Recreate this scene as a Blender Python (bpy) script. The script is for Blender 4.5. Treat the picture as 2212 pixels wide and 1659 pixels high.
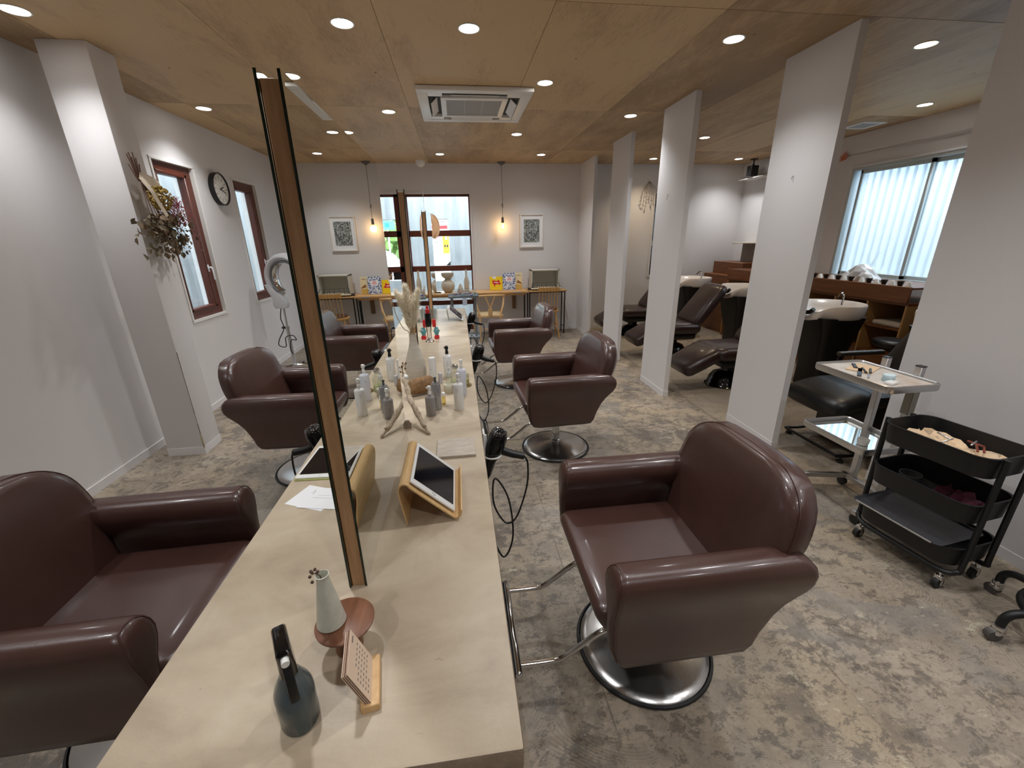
import bpy, bmesh, math, random
from mathutils import Vector, Matrix
random.seed(7)
PI = math.pi
for o in list(bpy.data.objects): bpy.data.objects.remove(o, do_unlink=True)
SC = bpy.context.scene
COL = SC.collection

# ------------------------------------------------------------------ camera
F_PX, YAW, PITCH, ROLL, CAM_Z = 893.4169, 0.1215, 0.3373, -0.0177, 1.6
def camera():
    cy, sy, cp, sp = math.cos(YAW), math.sin(YAW), math.cos(PITCH), math.sin(PITCH)
    fw = Vector((sy*cp, cy*cp, -sp)); rt = Vector((cy, -sy, 0)); up = rt.cross(fw)
    r = rt*math.cos(ROLL) + up*math.sin(ROLL); u = up*math.cos(ROLL) - rt*math.sin(ROLL)
    cam = bpy.data.cameras.new('camera'); o = bpy.data.objects.new('camera', cam); COL.objects.link(o)
    cam.sensor_fit = 'HORIZONTAL'; cam.sensor_width = 36; cam.lens = F_PX/2212*36
    cam.clip_start = 0.02; cam.clip_end = 200
    m = Matrix(((r.x, u.x, -fw.x, 0), (r.y, u.y, -fw.y, 0), (r.z, u.z, -fw.z, CAM_Z), (0, 0, 0, 1)))
    o.matrix_world = m; SC.camera = o
camera()
# ------------------------------------------------------------------ world, exposure
w = bpy.data.worlds.new('overcast_sky'); SC.world = w; w.use_nodes = True
bg = w.node_tree.nodes['Background']; bg.inputs[0].default_value = (0.80, 0.90, 1.0, 1); bg.inputs[1].default_value = 6.5
SC.view_settings.view_transform = 'Standard'; SC.view_settings.look = 'None'
SC.view_settings.gamma = 1; SC.view_settings.use_curve_mapping = False
SC.view_settings.exposure = 0.38
LAMP_W = 41.0          # every ceiling downlight
LAMP_WARM = 15.0

# ------------------------------------------------------------------ materials
MATS = {}
def _n(nt, t, **kw):
    n = nt.nodes.new(t)
    for k, v in kw.items(): setattr(n, k, v)
    return n
def mat(name, color, rough=0.5, metal=0.0, var=None, bump=None, spec=None, coat=None, emit=None, stretch=None, trans=None, alpha=None, randomize=0.0, ior=None):
    """plain principled material; var=(scale, second colour, detail), bump=(scale, strength)"""
    if name in MATS: return MATS[name]
    m = bpy.data.materials.new(name); m.use_nodes = True; nt = m.node_tree; b = nt.nodes['Principled BSDF']
    b.inputs['Base Color'].default_value = (*color, 1); b.inputs['Roughness'].default_value = rough; b.inputs['Metallic'].default_value = metal
    if spec is not None: b.inputs['Specular IOR Level'].default_value = spec
    if coat: b.inputs['Coat Weight'].default_value = coat; b.inputs['Coat Roughness'].default_value = 0.12
    if trans: b.inputs['Transmission Weight'].default_value = trans
    if ior: b.inputs['IOR'].default_value = ior
    if alpha is not None: b.inputs['Alpha'].default_value = alpha
    if emit: b.inputs['Emission Color'].default_value = (*emit[0], 1); b.inputs['Emission Strength'].default_value = emit[1]
    tc = mp = None
    if var or bump:
        tc = _n(nt, 'ShaderNodeTexCoord'); mp = _n(nt, 'ShaderNodeMapping'); nt.links.new(tc.outputs['Object'], mp.inputs[0])
        if stretch: mp.inputs['Scale'].default_value = stretch
        if randomize:
            oi = _n(nt, 'ShaderNodeObjectInfo'); mu = _n(nt, 'ShaderNodeMath', operation='MULTIPLY'); mu.inputs[1].default_value = 37.0
            nt.links.new(oi.outputs['Random'], mu.inputs[0]); nt.links.new(mu.outputs[0], mp.inputs['Location'])
    if var:
        ns = _n(nt, 'ShaderNodeTexNoise'); ns.inputs['Scale'].default_value = var[0]; ns.inputs['Detail'].default_value = var[2] if len(var) > 2 else 4
        ns.inputs['Roughness'].default_value = 0.65
        nt.links.new(mp.outputs[0], ns.inputs['Vector'])
        cr = _n(nt, 'ShaderNodeValToRGB'); cr.color_ramp.elements[0].position = 0.33; cr.color_ramp.elements[1].position = 0.68
        cr.color_ramp.elements[0].color = (*var[1], 1); cr.color_ramp.elements[1].color = (*color, 1)
        nt.links.new(ns.outputs['Fac'], cr.inputs[0]); nt.links.new(cr.outputs[0], b.inputs['Base Color'])
    if bump:
        n2 = _n(nt, 'ShaderNodeTexNoise'); n2.inputs['Scale'].default_value = bump[0]; n2.inputs['Detail'].default_value = 5
        nt.links.new(mp.outputs[0], n2.inputs['Vector'])
        bp = _n(nt, 'ShaderNodeBump'); bp.inputs['Strength'].default_value = bump[1]; bp.inputs['Distance'].default_value = 0.01
        nt.links.new(n2.outputs['Fac'], bp.inputs['Height']); nt.links.new(bp.outputs[0], b.inputs['Normal'])
    MATS[name] = m; return m

def S(r, g, b):
    f = lambda c: (c/255)/12.92 if c/255 <= 0.04045 else ((c/255+0.055)/1.055)**2.4
    return (f(r), f(g), f(b))

def plywood_mat(name, c1, c2, c3, rnd=0.16):
    m = bpy.data.materials.new(name); m.use_nodes = True; nt = m.node_tree; b = nt.nodes['Principled BSDF']; L = nt.links.new
    tc = _n(nt, 'ShaderNodeTexCoord'); oi = _n(nt, 'ShaderNodeObjectInfo')
    mu = _n(nt, 'ShaderNodeMath', operation='MULTIPLY'); mu.inputs[1].default_value = 53.0; L(oi.outputs['Random'], mu.inputs[0])
    mp = _n(nt, 'ShaderNodeMapping'); mp.inputs['Scale'].default_value = (3.2, 0.9, 3.2); L(tc.outputs['Object'], mp.inputs[0]); L(mu.outputs[0], mp.inputs['Location'])
    n1 = _n(nt, 'ShaderNodeTexNoise'); n1.inputs['Scale'].default_value = 1.3; n1.inputs['Detail'].default_value = 3; n1.inputs['Distortion'].default_value = 1.6; L(mp.outputs[0], n1.inputs['Vector'])
    wv = _n(nt, 'ShaderNodeMath', operation='MULTIPLY'); wv.inputs[1].default_value = 34.0; L(n1.outputs['Fac'], wv.inputs[0])
    sn = _n(nt, 'ShaderNodeMath', operation='SINE'); L(wv.outputs[0], sn.inputs[0])
    mp2 = _n(nt, 'ShaderNodeMapping'); mp2.inputs['Scale'].default_value = (75, 9.0, 75); L(tc.outputs['Object'], mp2.inputs[0]); L(mu.outputs[0], mp2.inputs['Location'])
    n2 = _n(nt, 'ShaderNodeTexNoise'); n2.inputs['Scale'].default_value = 1.5; n2.inputs['Detail'].default_value = 4; L(mp2.outputs[0], n2.inputs['Vector'])
    n3 = _n(nt, 'ShaderNodeTexNoise'); n3.inputs['Scale'].default_value = 1.4; n3.inputs['Detail'].default_value = 2; L(mp.outputs[0], n3.inputs['Vector'])
    a1 = _n(nt, 'ShaderNodeMath', operation='MULTIPLY_ADD'); a1.inputs[1].default_value = 0.035; L(sn.outputs[0], a1.inputs[0]); fl_ = _n(nt, 'ShaderNodeMath', operation='MULTIPLY_ADD'); fl_.inputs[1].default_value = .55; fl_.inputs[2].default_value = .22; L(n2.outputs['Fac'], fl_.inputs[0]); L(fl_.outputs[0], a1.inputs[2])
    a2 = _n(nt, 'ShaderNodeMath', operation='MULTIPLY_ADD'); a2.inputs[1].default_value = 0.9; L(n3.outputs['Fac'], a2.inputs[0]); L(a1.outputs[0], a2.inputs[2])
    a3 = _n(nt, 'ShaderNodeMath', operation='MULTIPLY_ADD'); a3.inputs[1].default_value = rnd; L(oi.outputs['Random'], a3.inputs[0]); L(a2.outputs[0], a3.inputs[2])
    cr = _n(nt, 'ShaderNodeValToRGB'); e = cr.color_ramp.elements
    e[0].position = 0.55; e[0].color = (*c1, 1); e[1].position = 1.0; e[1].color = (*c2, 1)
    e2 = cr.color_ramp.elements.new(0.78); e2.color = (*c3, 1)
    sub = _n(nt, 'ShaderNodeMath', operation='SUBTRACT'); sub.inputs[1].default_value = 0.42; L(a3.outputs[0], sub.inputs[0])
    L(sub.outputs[0], cr.inputs[0]); L(cr.outputs[0], b.inputs['Base Color'])
    # a few dark pin knots
    vo = _n(nt, 'ShaderNodeTexVoronoi'); vo.inputs['Scale'].default_value = 5.0; mp3 = _n(nt, 'ShaderNodeMapping'); mp3.inputs['Scale'].default_value = (1, .5, 1)
    L(tc.outputs['Object'], mp3.inputs[0]); L(mu.outputs[0], mp3.inputs['Location']); L(mp3.outputs[0], vo.inputs['Vector'])
    lt = _n(nt, 'ShaderNodeMath', operation='LESS_THAN'); lt.inputs[1].default_value = 0.035; L(vo.outputs['Distance'], lt.inputs[0])
    mx = _n(nt, 'ShaderNodeMix', data_type='RGBA'); L(lt.outputs[0], mx.inputs['Factor']); L(cr.outputs[0], mx.inputs['A']); mx.inputs['B'].default_value = (*[c*0.35 for c in c1], 1)
    L(mx.outputs['Result'], b.inputs['Base Color'])
    b.inputs['Roughness'].default_value = 0.55
    MATS[name] = m; return m

def floor_mat():
    m = bpy.data.materials.new('worn_concrete_floor'); m.use_nodes = True; nt = m.node_tree; b = nt.nodes['Principled BSDF']; L = nt.links.new
    tc = _n(nt, 'ShaderNodeTexCoord')
    def noise(scale, det, rough=0.6, dist=0.0, st=None):
        n = _n(nt, 'ShaderNodeTexNoise'); n.inputs['Scale'].default_value = scale; n.inputs['Detail'].default_value = det; n.inputs['Roughness'].default_value = rough; n.inputs['Distortion'].default_value = dist
        if st:
            mp = _n(nt, 'ShaderNodeMapping'); mp.inputs['Scale'].default_value = st; L(tc.outputs['Object'], mp.inputs[0]); L(mp.outputs[0], n.inputs['Vector'])
        else: L(tc.outputs['Object'], n.inputs['Vector'])
        return n.outputs['Fac']
    def ramp(inp, stops):
        cr = _n(nt, 'ShaderNodeValToRGB'); el = cr.color_ramp.elements
        el[0].position, el[0].color = stops[0][0], (*stops[0][1], 1); el[1].position, el[1].color = stops[-1][0], (*stops[-1][1], 1)
        for p, c in stops[1:-1]: k = el.new(p); k.color = (*c, 1)
        L(inp, cr.inputs[0]); return cr.outputs[0]
    def mix(f, a, c, blend='MIX'):
        mx = _n(nt, 'ShaderNodeMix', data_type='RGBA', blend_type=blend)
        if isinstance(f, float): mx.inputs['Factor'].default_value = f
        else: L(f, mx.inputs['Factor'])
        for i, v in (('A', a), ('B', c)):
            if isinstance(v, tuple): mx.inputs[i].default_value = (*v, 1)
            else: L(v, mx.inputs[i])
        return mx.outputs['Result']
    sx = _n(nt, 'ShaderNodeSeparateXYZ'); L(tc.outputs['Object'], sx.inputs[0])
    def mth(op, a, v=None):
        n = _n(nt, 'ShaderNodeMath', operation=op)
        for i, q in enumerate((a, v)):
            if q is None: continue
            if isinstance(q, (int, float)): n.inputs[i].default_value = q
            else: L(q, n.inputs[i])
        return n.outputs[0]
    def mask(inp, a, c_): return ramp(inp, [(a, (0, 0, 0)), (c_, (1, 1, 1))])
    base = ramp(noise(2.1, 8, 0.66, 0.3), [(0.30, S(140, 128, 114)), (0.5, S(166, 153, 137)), (0.7, S(188, 176, 158))])
    # warm tan areas towards the back
    c = mix(mask(noise(0.9, 4, 0.6), 0.45, 0.65), base, S(176, 159, 134))
    # dark grey-brown worn coating with crisp ragged edges, two sizes
    big = mask(noise(0.75, 4, 0.55), 0.40, 0.62)
    worn = mask(noise(4.2, 11, 0.78, 0.25), 0.50, 0.535)
    c = mix(mth('MULTIPLY', mth('MULTIPLY', worn, big), 0.85), c, S(104, 96, 88))
    worn2 = mask(noise(9.5, 10, 0.8, 0.3, (1, 1.5, 1)), 0.53, 0.555)
    c = mix(mth('MULTIPLY', worn2, 0.75), c, S(108, 99, 90))
    spk = mask(noise(24, 9, 0.8, 0.4, (1, 1.3, 1)), 0.56, 0.585)
    c = mix(mth('MULTIPLY', spk, 0.55), c, S(92, 82, 72))
    # smooth grey film
    film = mask(noise(1.3, 6, 0.6, 0.8), 0.54, 0.60)
    c = mix(mth('MULTIPLY', film, 0.55), c, S(136, 132, 127))
    # pale flakes of old tile glue
    fl = mask(noise(3.0, 11, 0.8, 0.2, (0.9, 1.6, 1)), 0.60, 0.615)
    c = mix(mth('MULTIPLY', fl, 0.7), c, S(200, 190, 168))
    # combed trowel arcs around random centres
    vo = _n(nt, 'ShaderNodeTexVoronoi'); vo.inputs['Scale'].default_value = 1.7; nv = _n(nt, 'ShaderNodeTexNoise'); nv.inputs['Scale'].default_value = 1.6; nv.inputs['Detail'].default_value = 1; L(tc.outputs['Object'], nv.inputs['Vector']); va = _n(nt, 'ShaderNodeVectorMath', operation='MULTIPLY_ADD'); va.inputs[1].default_value = (.5, .5, 0); L(nv.outputs['Color'], va.inputs[0]); L(tc.outputs['Object'], va.inputs[2]); L(va.outputs[0], vo.inputs['Vector'])
    arcs = mask(mth('SINE', mth('MULTIPLY', vo.outputs['Distance'], 560.0)), 0.25, 0.95)
    reg = mth('MULTIPLY', mask(noise(1.1, 5, 0.65, 0.4), 0.48, 0.56), mask(vo.outputs['Distance'], 0.40, 0.50))
    c = mix(mth('MULTIPLY', mth('MULTIPLY', arcs, reg), 0.5), c, S(92, 85, 78))
    # straight edge of a removed screed: smoother and paler beyond x = 1.75
    jit = mth('MULTIPLY_ADD', noise(5, 5), 0.10)
    edge = mth('SUBTRACT', sx.outputs['X'], mth('ADD', jit, 1.72))
    side = mask(edge, 0.0, 0.012)
    c = mix(mth('MULTIPLY', side, 0.45), c, S(168, 154, 135))
    near = mask(mth('ABSOLUTE', mth('SUBTRACT', edge, 0.006)), 0.0, 0.02)
    c = mix(mth('MULTIPLY', mth('SUBTRACT', 1.0, near), 0.6), c, S(110, 98, 86))
    # old tile joints, faint
    gx = mth('ABSOLUTE', mth('SUBTRACT', mth('FRACT', mth('DIVIDE', sx.outputs['X'], 0.9)), 0.5)); gy = mth('ABSOLUTE', mth('SUBTRACT', mth('FRACT', mth('DIVIDE', sx.outputs['Y'], 0.9)), 0.5))
    jn = mth('LESS_THAN', mth('MINIMUM', gx, gy), 0.004); jm = mask(noise(2.4, 4), 0.48, 0.56)
    c = mix(mth('MULTIPLY', mth('MULTIPLY', jn, jm), 0.55), c, S(96, 84, 72))
    # little dark nicks
    nk = mask(noise(30, 5, 0.7, 0.5, (1, 0.35, 1)), 0.70, 0.73)
    c = mix(mth('MULTIPLY', nk, 0.7), c, S(74, 64, 54))
    fine = ramp(noise(60, 6, 0.8), [(0.3, S(215, 212, 208)), (0.7, (1, 1, 1))])
    c = mix(0.8, c, fine, 'MULTIPLY')
    L(c, b.inputs['Base Color'])
    rg = ramp(noise(4, 5), [(0.3, (0.34, 0.34, 0.34)), (0.7, (0.6, 0.6, 0.6))]); L(rg, b.inputs['Roughness'])
    bp = _n(nt, 'ShaderNodeBump'); bp.inputs['Strength'].default_value = 0.12; bp.inputs['Distance'].default_value = 0.005
    L(noise(26, 8, 0.75), bp.inputs['Height']); L(bp.outputs[0], b.inputs['Normal'])
    MATS['floor'] = m; return m

def counter_mat():
    m = bpy.data.materials.new('troweled_mortar'); m.use_nodes = True; nt = m.node_tree; b = nt.nodes['Principled BSDF']; L = nt.links.new
    tc = _n(nt, 'ShaderNodeTexCoord')
    def noise(scale, det, rough=0.6, dist=0.0, st=(1, 1, 1), rot=0):
        mp = _n(nt, 'ShaderNodeMapping'); mp.inputs['Scale'].default_value = st; mp.inputs['Rotation'].default_value = (0, 0, rot); L(tc.outputs['Object'], mp.inputs[0])
        n = _n(nt, 'ShaderNodeTexNoise'); n.inputs['Scale'].default_value = scale; n.inputs['Detail'].default_value = det; n.inputs['Roughness'].default_value = rough; n.inputs['Distortion'].default_value = dist
        L(mp.outputs[0], n.inputs['Vector']); return n.outputs['Fac']
    def ramp(inp, stops):
        cr = _n(nt, 'ShaderNodeValToRGB'); el = cr.color_ramp.elements
        el[0].position, el[0].color = stops[0][0], (*stops[0][1], 1); el[1].position, el[1].color = stops[-1][0], (*stops[-1][1], 1)
        for p, c in stops[1:-1]: k = el.new(p); k.color = (*c, 1)
        L(inp, cr.inputs[0]); return cr.outputs[0]
    base = ramp(noise(3.2, 6, 0.6, 0.5, (1, 1.6, 1), 0.5), [(0.32, S(170, 152, 128)), (0.5, S(190, 173, 149)), (0.7, S(205, 190, 167))])
    pits = ramp(noise(16, 6, 0.75, 0.3, (1, 2.2, 1), 0.6), [(0.285, (1, 1, 1)), (0.33, (0, 0, 0))])
    mx = _n(nt, 'ShaderNodeMix', data_type='RGBA'); L(pits, mx.inputs['Factor']); L(base, mx.inputs['A']); mx.inputs['B'].default_value = (*S(150, 134, 112), 1)
    st = ramp(noise(9, 5, 0.6, 0.2, (3.2, 0.35, 1), 0.7), [(0.62, (0, 0, 0)), (0.74, (0.5, 0.5, 0.5))])
    mx2 = _n(nt, 'ShaderNodeMix', data_type='RGBA'); L(st, mx2.inputs['Factor']); L(mx.outputs['Result'], mx2.inputs['A']); mx2.inputs['B'].default_value = (*S(176, 160, 136), 1)
    L(mx2.outputs['Result'], b.inputs['Base Color']); b.inputs['Roughness'].default_value = 0.42
    bp = _n(nt, 'ShaderNodeBump'); bp.inputs['Strength'].default_value = 0.22; bp.inputs['Distance'].default_value = 0.004
    L(noise(14, 7, 0.7), bp.inputs['Height']); L(bp.outputs[0], b.inputs['Normal'])
    return m

def glass_pane_mat(name, tint, gloss=0.10, rough=0.0, frost=0.0):
    m = bpy.data.materials.new(name); m.use_nodes = True; nt = m.node_tree; L = nt.links.new
    for n in list(nt.nodes):
        if n.type != 'OUTPUT_MATERIAL': nt.nodes.remove(n)
    out = [n for n in nt.nodes if n.type == 'OUTPUT_MATERIAL'][0]
    tr = _n(nt, 'ShaderNodeBsdfTransparent'); tr.inputs[0].default_value = (*tint, 1)
    gl = _n(nt, 'ShaderNodeBsdfGlossy'); gl.inputs['Roughness'].default_value = rough; gl.inputs[0].default_value = (0.9, 0.9, 0.9, 1)
    last = tr.outputs[0]
    if frost:
        tcn = _n(nt, 'ShaderNodeTexCoord'); sp_ = _n(nt, 'ShaderNodeSeparateXYZ'); L(tcn.outputs['Object'], sp_.inputs[0]); ln = []
        for sg in (1.0, -1.0):
            a = _n(nt, 'ShaderNodeMath', operation='MULTIPLY_ADD'); a.inputs[1].default_value = sg; L(sp_.outputs['Y'], a.inputs[0]); L(sp_.outputs['Z'], a.inputs[2])
            d = _n(nt, 'ShaderNodeMath', operation='DIVIDE'); d.inputs[1].default_value = 0.024; L(a.outputs[0], d.inputs[0]); f_ = _n(nt, 'ShaderNodeMath', operation='FRACT'); L(d.outputs[0], f_.inputs[0]); l_ = _n(nt, 'ShaderNodeMath', operation='LESS_THAN'); l_.inputs[1].default_value = 0.14; L(f_.outputs[0], l_.inputs[0]); ln.append(l_)
        mxx = _n(nt, 'ShaderNodeMath', operation='MAXIMUM'); L(ln[0].outputs[0], mxx.inputs[0]); L(ln[1].outputs[0], mxx.inputs[1])
        cm = _n(nt, 'ShaderNodeMix', data_type='RGBA'); cm.inputs['A'].default_value = (*tint, 1); cm.inputs['B'].default_value = (*[q*.72 for q in tint], 1); L(mxx.outputs[0], cm.inputs['Factor']); L(cm.outputs['Result'], tr.inputs[0])
        tl = _n(nt, 'ShaderNodeBsdfTranslucent'); tl.inputs[0].default_value = (*tint, 1)
        mx = _n(nt, 'ShaderNodeMixShader'); mx.inputs[0].default_value = frost; L(tr.outputs[0], mx.inputs[1]); L(tl.outputs[0], mx.inputs[2]); last = mx.outputs[0]
    m2 = _n(nt, 'ShaderNodeMixShader'); m2.inputs[0].default_value = gloss; L(last, m2.inputs[1]); L(gl.outputs[0], m2.inputs[2]); L(m2.outputs[0], out.inputs[0])
    MATS[name] = m; return m

WHITE_WALL = mat('white_plaster', S(225, 222, 222), 0.7, bump=(140, 0.06))
WHITE = mat('white_plastic', S(235, 234, 230), 0.35)
LEATHER = mat('brown_leather', S(75, 50, 44), 0.29, bump=(420, 0.10), var=(3, S(66, 43, 38), 3), coat=0.3)
LEATHER_D = mat('dark_leather', S(48, 32, 31), 0.32, bump=(300, 0.1), coat=0.15)
SEAM = mat('leather_piping', S(72, 46, 40), 0.4)
BLACKV = mat('black_vinyl', S(22, 22, 23), 0.4)
BLACK = mat('black_plastic', S(22, 22, 23), 0.38)
BLACKG = mat('black_gloss', S(14, 14, 15), 0.12)
RUBBER = mat('black_rubber', S(26, 26, 26), 0.6)
STEEL_BLK = mat('black_steel', S(28, 28, 29), 0.45, 0.3)
CHROME = mat('chrome', S(214, 214, 214), 0.09, 1.0)
BRUSHED = mat('brushed_steel', S(190, 188, 186), 0.24, 1.0, bump=(90, 0.03))
ALU = mat('aluminium', S(200, 200, 200), 0.34, 1.0)
MIRROR = mat('mirror_silver', (0.84, 0.86, 0.84), 0.0, 1.0)
GREEN_EDGE = mat('glass_edge', S(14, 34, 26), 0.12)
CORE_WOOD = mat('mirror_core_wood', S(194, 155, 114), 0.55, var=(7, S(160, 121, 84), 6), stretch=(9, 9, 0.7), bump=(30, 0.05))
OAK = mat('light_oak', S(208, 166, 112), 0.45, var=(6, S(186, 142, 90), 5), stretch=(1, 8, 8))
OAK_V = mat('pale_beech', S(222, 184, 132), 0.42, var=(8, S(205, 164, 112), 4), stretch=(5, 5, 0.8))
WALNUT = mat('reddish_wood', S(134, 88, 62), 0.42, var=(5, S(106, 66, 45), 6), stretch=(10, 1.2, 1))
BROWN_PLY = mat('brown_plywood', S(134, 84, 44), 0.42, var=(5, S(110, 66, 33), 5), stretch=(3, 0.6, 6))
REDWOOD = mat('red_brown_frame', S(104, 50, 32), 0.4, var=(6, S(86, 40, 25), 4), stretch=(8, 8, 0.7))
CEILING = plywood_mat('ceiling_plywood', S(160, 132, 98), S(206, 176, 134), S(184, 154, 116), .62)
FLOOR = floor_mat()
MORTAR = counter_mat()
MORTAR_E = mat('mortar_edge', S(150, 132, 112), 0.6, var=(20, S(126, 110, 92), 6), bump=(60, 0.3))
CERAMIC = mat('matt_ceramic', S(214, 206, 192), 0.55, var=(14, S(196, 188, 174), 5), stretch=(0.6, 0.6, 4), bump=(30, 0.08))
CELADON = mat('pale_green_ceramic', S(208, 207, 192), 0.4, var=(40, S(192, 193, 178), 4))
CLAY = mat('putty_clay', S(196, 186, 168), 0.7, bump=(80, 0.1))
CONCRETE = mat('concrete_outside', S(176, 178, 178), 0.8, var=(1.6, S(136, 142, 142), 8), stretch=(3.5, 3.5, 0.45), bump=(20, 0.1))
GLASS = glass_pane_mat('window_glass', (0.96, 0.98, 0.98), 0.06)
FROST = glass_pane_mat('wired_frosted_glass', (0.93, 0.97, 0.98), 0.05, 0.15, frost=0.3)
CLEAR = glass_pane_mat('clear_glass', (0.93, 0.95, 0.92), 0.14)
AMBERG = glass_pane_mat('amber_glass', (0.86, 0.78, 0.45), 0.12)
ACRYL = glass_pane_mat('acrylic', (0.90, 0.94, 0.95), 0.16)
SCREEN = mat('tablet_screen', S(16, 14, 20), 0.06)
PAPER = mat('white_paper', S(240, 240, 242), 0.8)
INK = mat('grey_ink', S(110, 108, 108), 0.8)
def plain(name, rgb, rough=0.5, metal=0.0): return mat(name, S(*rgb), rough, metal)

# ------------------------------------------------------------------ mesh building
class B:
    def __init__(s): s.v = []; s.f = []; s.m = []
    def add(s, v, f, mi=0, M=None):
        k = len(s.v)
        s.v += [tuple(M @ Vector(p)) for p in v] if M else [tuple(p) for p in v]
        s.f += [tuple(i+k for i in q) for q in f]; s.m += [mi]*len(f); return s
    def box(s, x0, x1, y0, y1, z0, z1, mi=0, M=None):
        v = [(x0,y0,z0),(x1,y0,z0),(x1,y1,z0),(x0,y1,z0),(x0,y0,z1),(x1,y0,z1),(x1,y1,z1),(x0,y1,z1)]
        return s.add(v, [(0,3,2,1),(4,5,6,7),(0,1,5,4),(1,2,6,5),(2,3,7,6),(3,0,4,7)], mi, M)
    def rbox(s, x0, x1, y0, y1, z0, z1, r=0.01, seg=2, mi=0, M=None):
        bm = bmesh.new(); bmesh.ops.create_cube(bm, size=1)
        for q in bm.verts: q.co = Vector(((x0+x1)/2+q.co.x*(x1-x0), (y0+y1)/2+q.co.y*(y1-y0), (z0+z1)/2+q.co.z*(z1-z0)))
        r = min(r, (x1-x0)*.49, (y1-y0)*.49, (z1-z0)*.49)
        bmesh.ops.bevel(bm, geom=list(bm.edges), offset=r, segments=seg, profile=0.5, affect='EDGES')
        bm.verts.index_update(); v = [q.co[:] for q in bm.verts]; f = [[q.index for q in fc.verts] for fc in bm.faces]; bm.free()
        return s.add(v, f, mi, M)
    def loft(s, rings, cap0=True, cap1=True, mi=0, M=None, closed=True):
        n = len(rings[0]); v = [p for r in rings for p in r]; f = []
        for i in range(len(rings)-1):
            for j in range(n if closed else n-1):
                a = i*n+j; b_ = i*n+(j+1) % n; f.append((a, b_, b_+n, a+n))
        if cap0: f.append(tuple(reversed(range(n))))
        if cap1: f.append(tuple(range((len(rings)-1)*n, len(rings)*n)))
        return s.add(v, f, mi, M)
    def lathe(s, prof, n=24, c=(0, 0, 0), mi=0, M=None, cap0=True, cap1=True, sx=1.0, sy=1.0):
        rings = [[(c[0]+max(r, 1e-4)*sx*math.cos(2*PI*j/n), c[1]+max(r, 1e-4)*sy*math.sin(2*PI*j/n), c[2]+z) for j in range(n)] for r, z in prof]
        return s.loft(rings, cap0, cap1, mi, M)
    def cyl(s, p0, p1, r0, r1=None, n=16, mi=0, M=None):
        return s.tube([p0, p1], [r0, r0 if r1 is None else r1], n, mi, M)
    def tube(s, pts, r, n=8, mi=0, M=None, closed=False):
        P = [Vector(p) for p in pts]; R = r if isinstance(r, (list, tuple)) else [r]*len(P)
        rings = []; prev = None
        for i, p in enumerate(P):
            t = (P[min(i+1, len(P)-1)]-P[max(i-1, 0)]).normalized()
            if prev is None:
                a = Vector((0, 0, 1)) if abs(t.z) < 0.9 else Vector((1, 0, 0))
                u = t.cross(a).normalized()
            else:
                u = prev - t*prev.dot(t)
                u = u.normalized() if u.length > 1e-6 else t.cross(Vector((0, 0, 1))).normalized()
            prev = u; w_ = t.cross(u)
            rings.append([tuple(p+(u*math.cos(2*PI*j/n)+w_*math.sin(2*PI*j/n))*R[i]) for j in range(n)])
        return s.loft(rings, True, True, mi, M)
    def prism(s, poly, z0, z1, mi=0, M=None):
        return s.loft([[(x, y, z0) for x, y in poly], [(x, y, z1) for x, y in poly]], mi=mi, M=M)
    def ball(s, c, r, n=10, m=6, mi=0, M=None, sz=1.0):
        return s.lathe([(r*math.sin(PI*k/m), -r*sz*math.cos(PI*k/m)) for k in range(m+1)], n, c, mi, M, False, False)
def smooth_path(pts, k=6):
    P = [Vector(p) for p in pts]; out = []
    for i in range(len(P)-1):
        p0, p1, p2, p3 = P[max(i-1, 0)], P[i], P[i+1], P[min(i+2, len(P)-1)]
        for j in range(k):
            t = j/k
            out.append(tuple(0.5*((2*p1)+(p2-p0)*t+(2*p0-5*p1+4*p2-p3)*t*t+(3*p1-p0-3*p2+p3)*t**3)))
    out.append(tuple(P[-1])); return out
def rrect(x0, x1, y0, y1, z, r, n=4):
    r = min(r, (x1-x0)*.499, (y1-y0)*.499); out = []
    for cx, cy, a0 in ((x1-r, y1-r, 0), (x0+r, y1-r, PI/2), (x0+r, y0+r, PI), (x1-r, y0+r, 1.5*PI)):
        for k in range(n+1):
            a = a0+PI/2*k/n; out.append((cx+r*math.cos(a), cy+r*math.sin(a), z))
    return out
def obj(name, b, m, parent=None, ang=40, loc=None, rotz=0.0):
    me = bpy.data.meshes.new(name); me.from_pydata(b.v, [], b.f)
    ms = m if isinstance(m, (list, tuple)) else [m]
    for q in ms: me.materials.append(q)
    if len(ms) > 1: me.polygons.foreach_set('material_index', b.m)
    bm = bmesh.new(); bm.from_mesh(me); bmesh.ops.recalc_face_normals(bm, faces=bm.faces); bm.to_mesh(me); bm.free()
    if ang:
        me.polygons.foreach_set('use_smooth', [True]*len(me.polygons)); me.set_sharp_from_angle(angle=math.radians(ang))
    me.update()
    o = bpy.data.objects.new(name, me); COL.objects.link(o)
    if parent: o.parent = parent
    if loc: o.location = loc
    if rotz: o.rotation_euler[2] = rotz
    return o
def inst(src, name, parent=None, M=None):
    o = bpy.data.objects.new(name, src.data); COL.objects.link(o)
    if parent: o.parent = parent
    if M: o.matrix_local = M
    return o
def tag(o, label, cat, group=None):
    o['label'] = label; o['category'] = cat
    if group: o['group'] = group
    return o
def thing(name, label, cat, loc=(0, 0, 0), rotz=0.0, group=None):
    o = bpy.data.objects.new(name, None); COL.objects.link(o); o.location = loc; o.rotation_euler[2] = rotz; o.empty_display_size = 0.1
    return tag(o, label, cat, group)
def struct(name, b, m, parent=None, ang=40):
    o = obj(name, b, m, parent, ang)
    if not parent: o['kind'] = 'structure'
    return o
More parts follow.
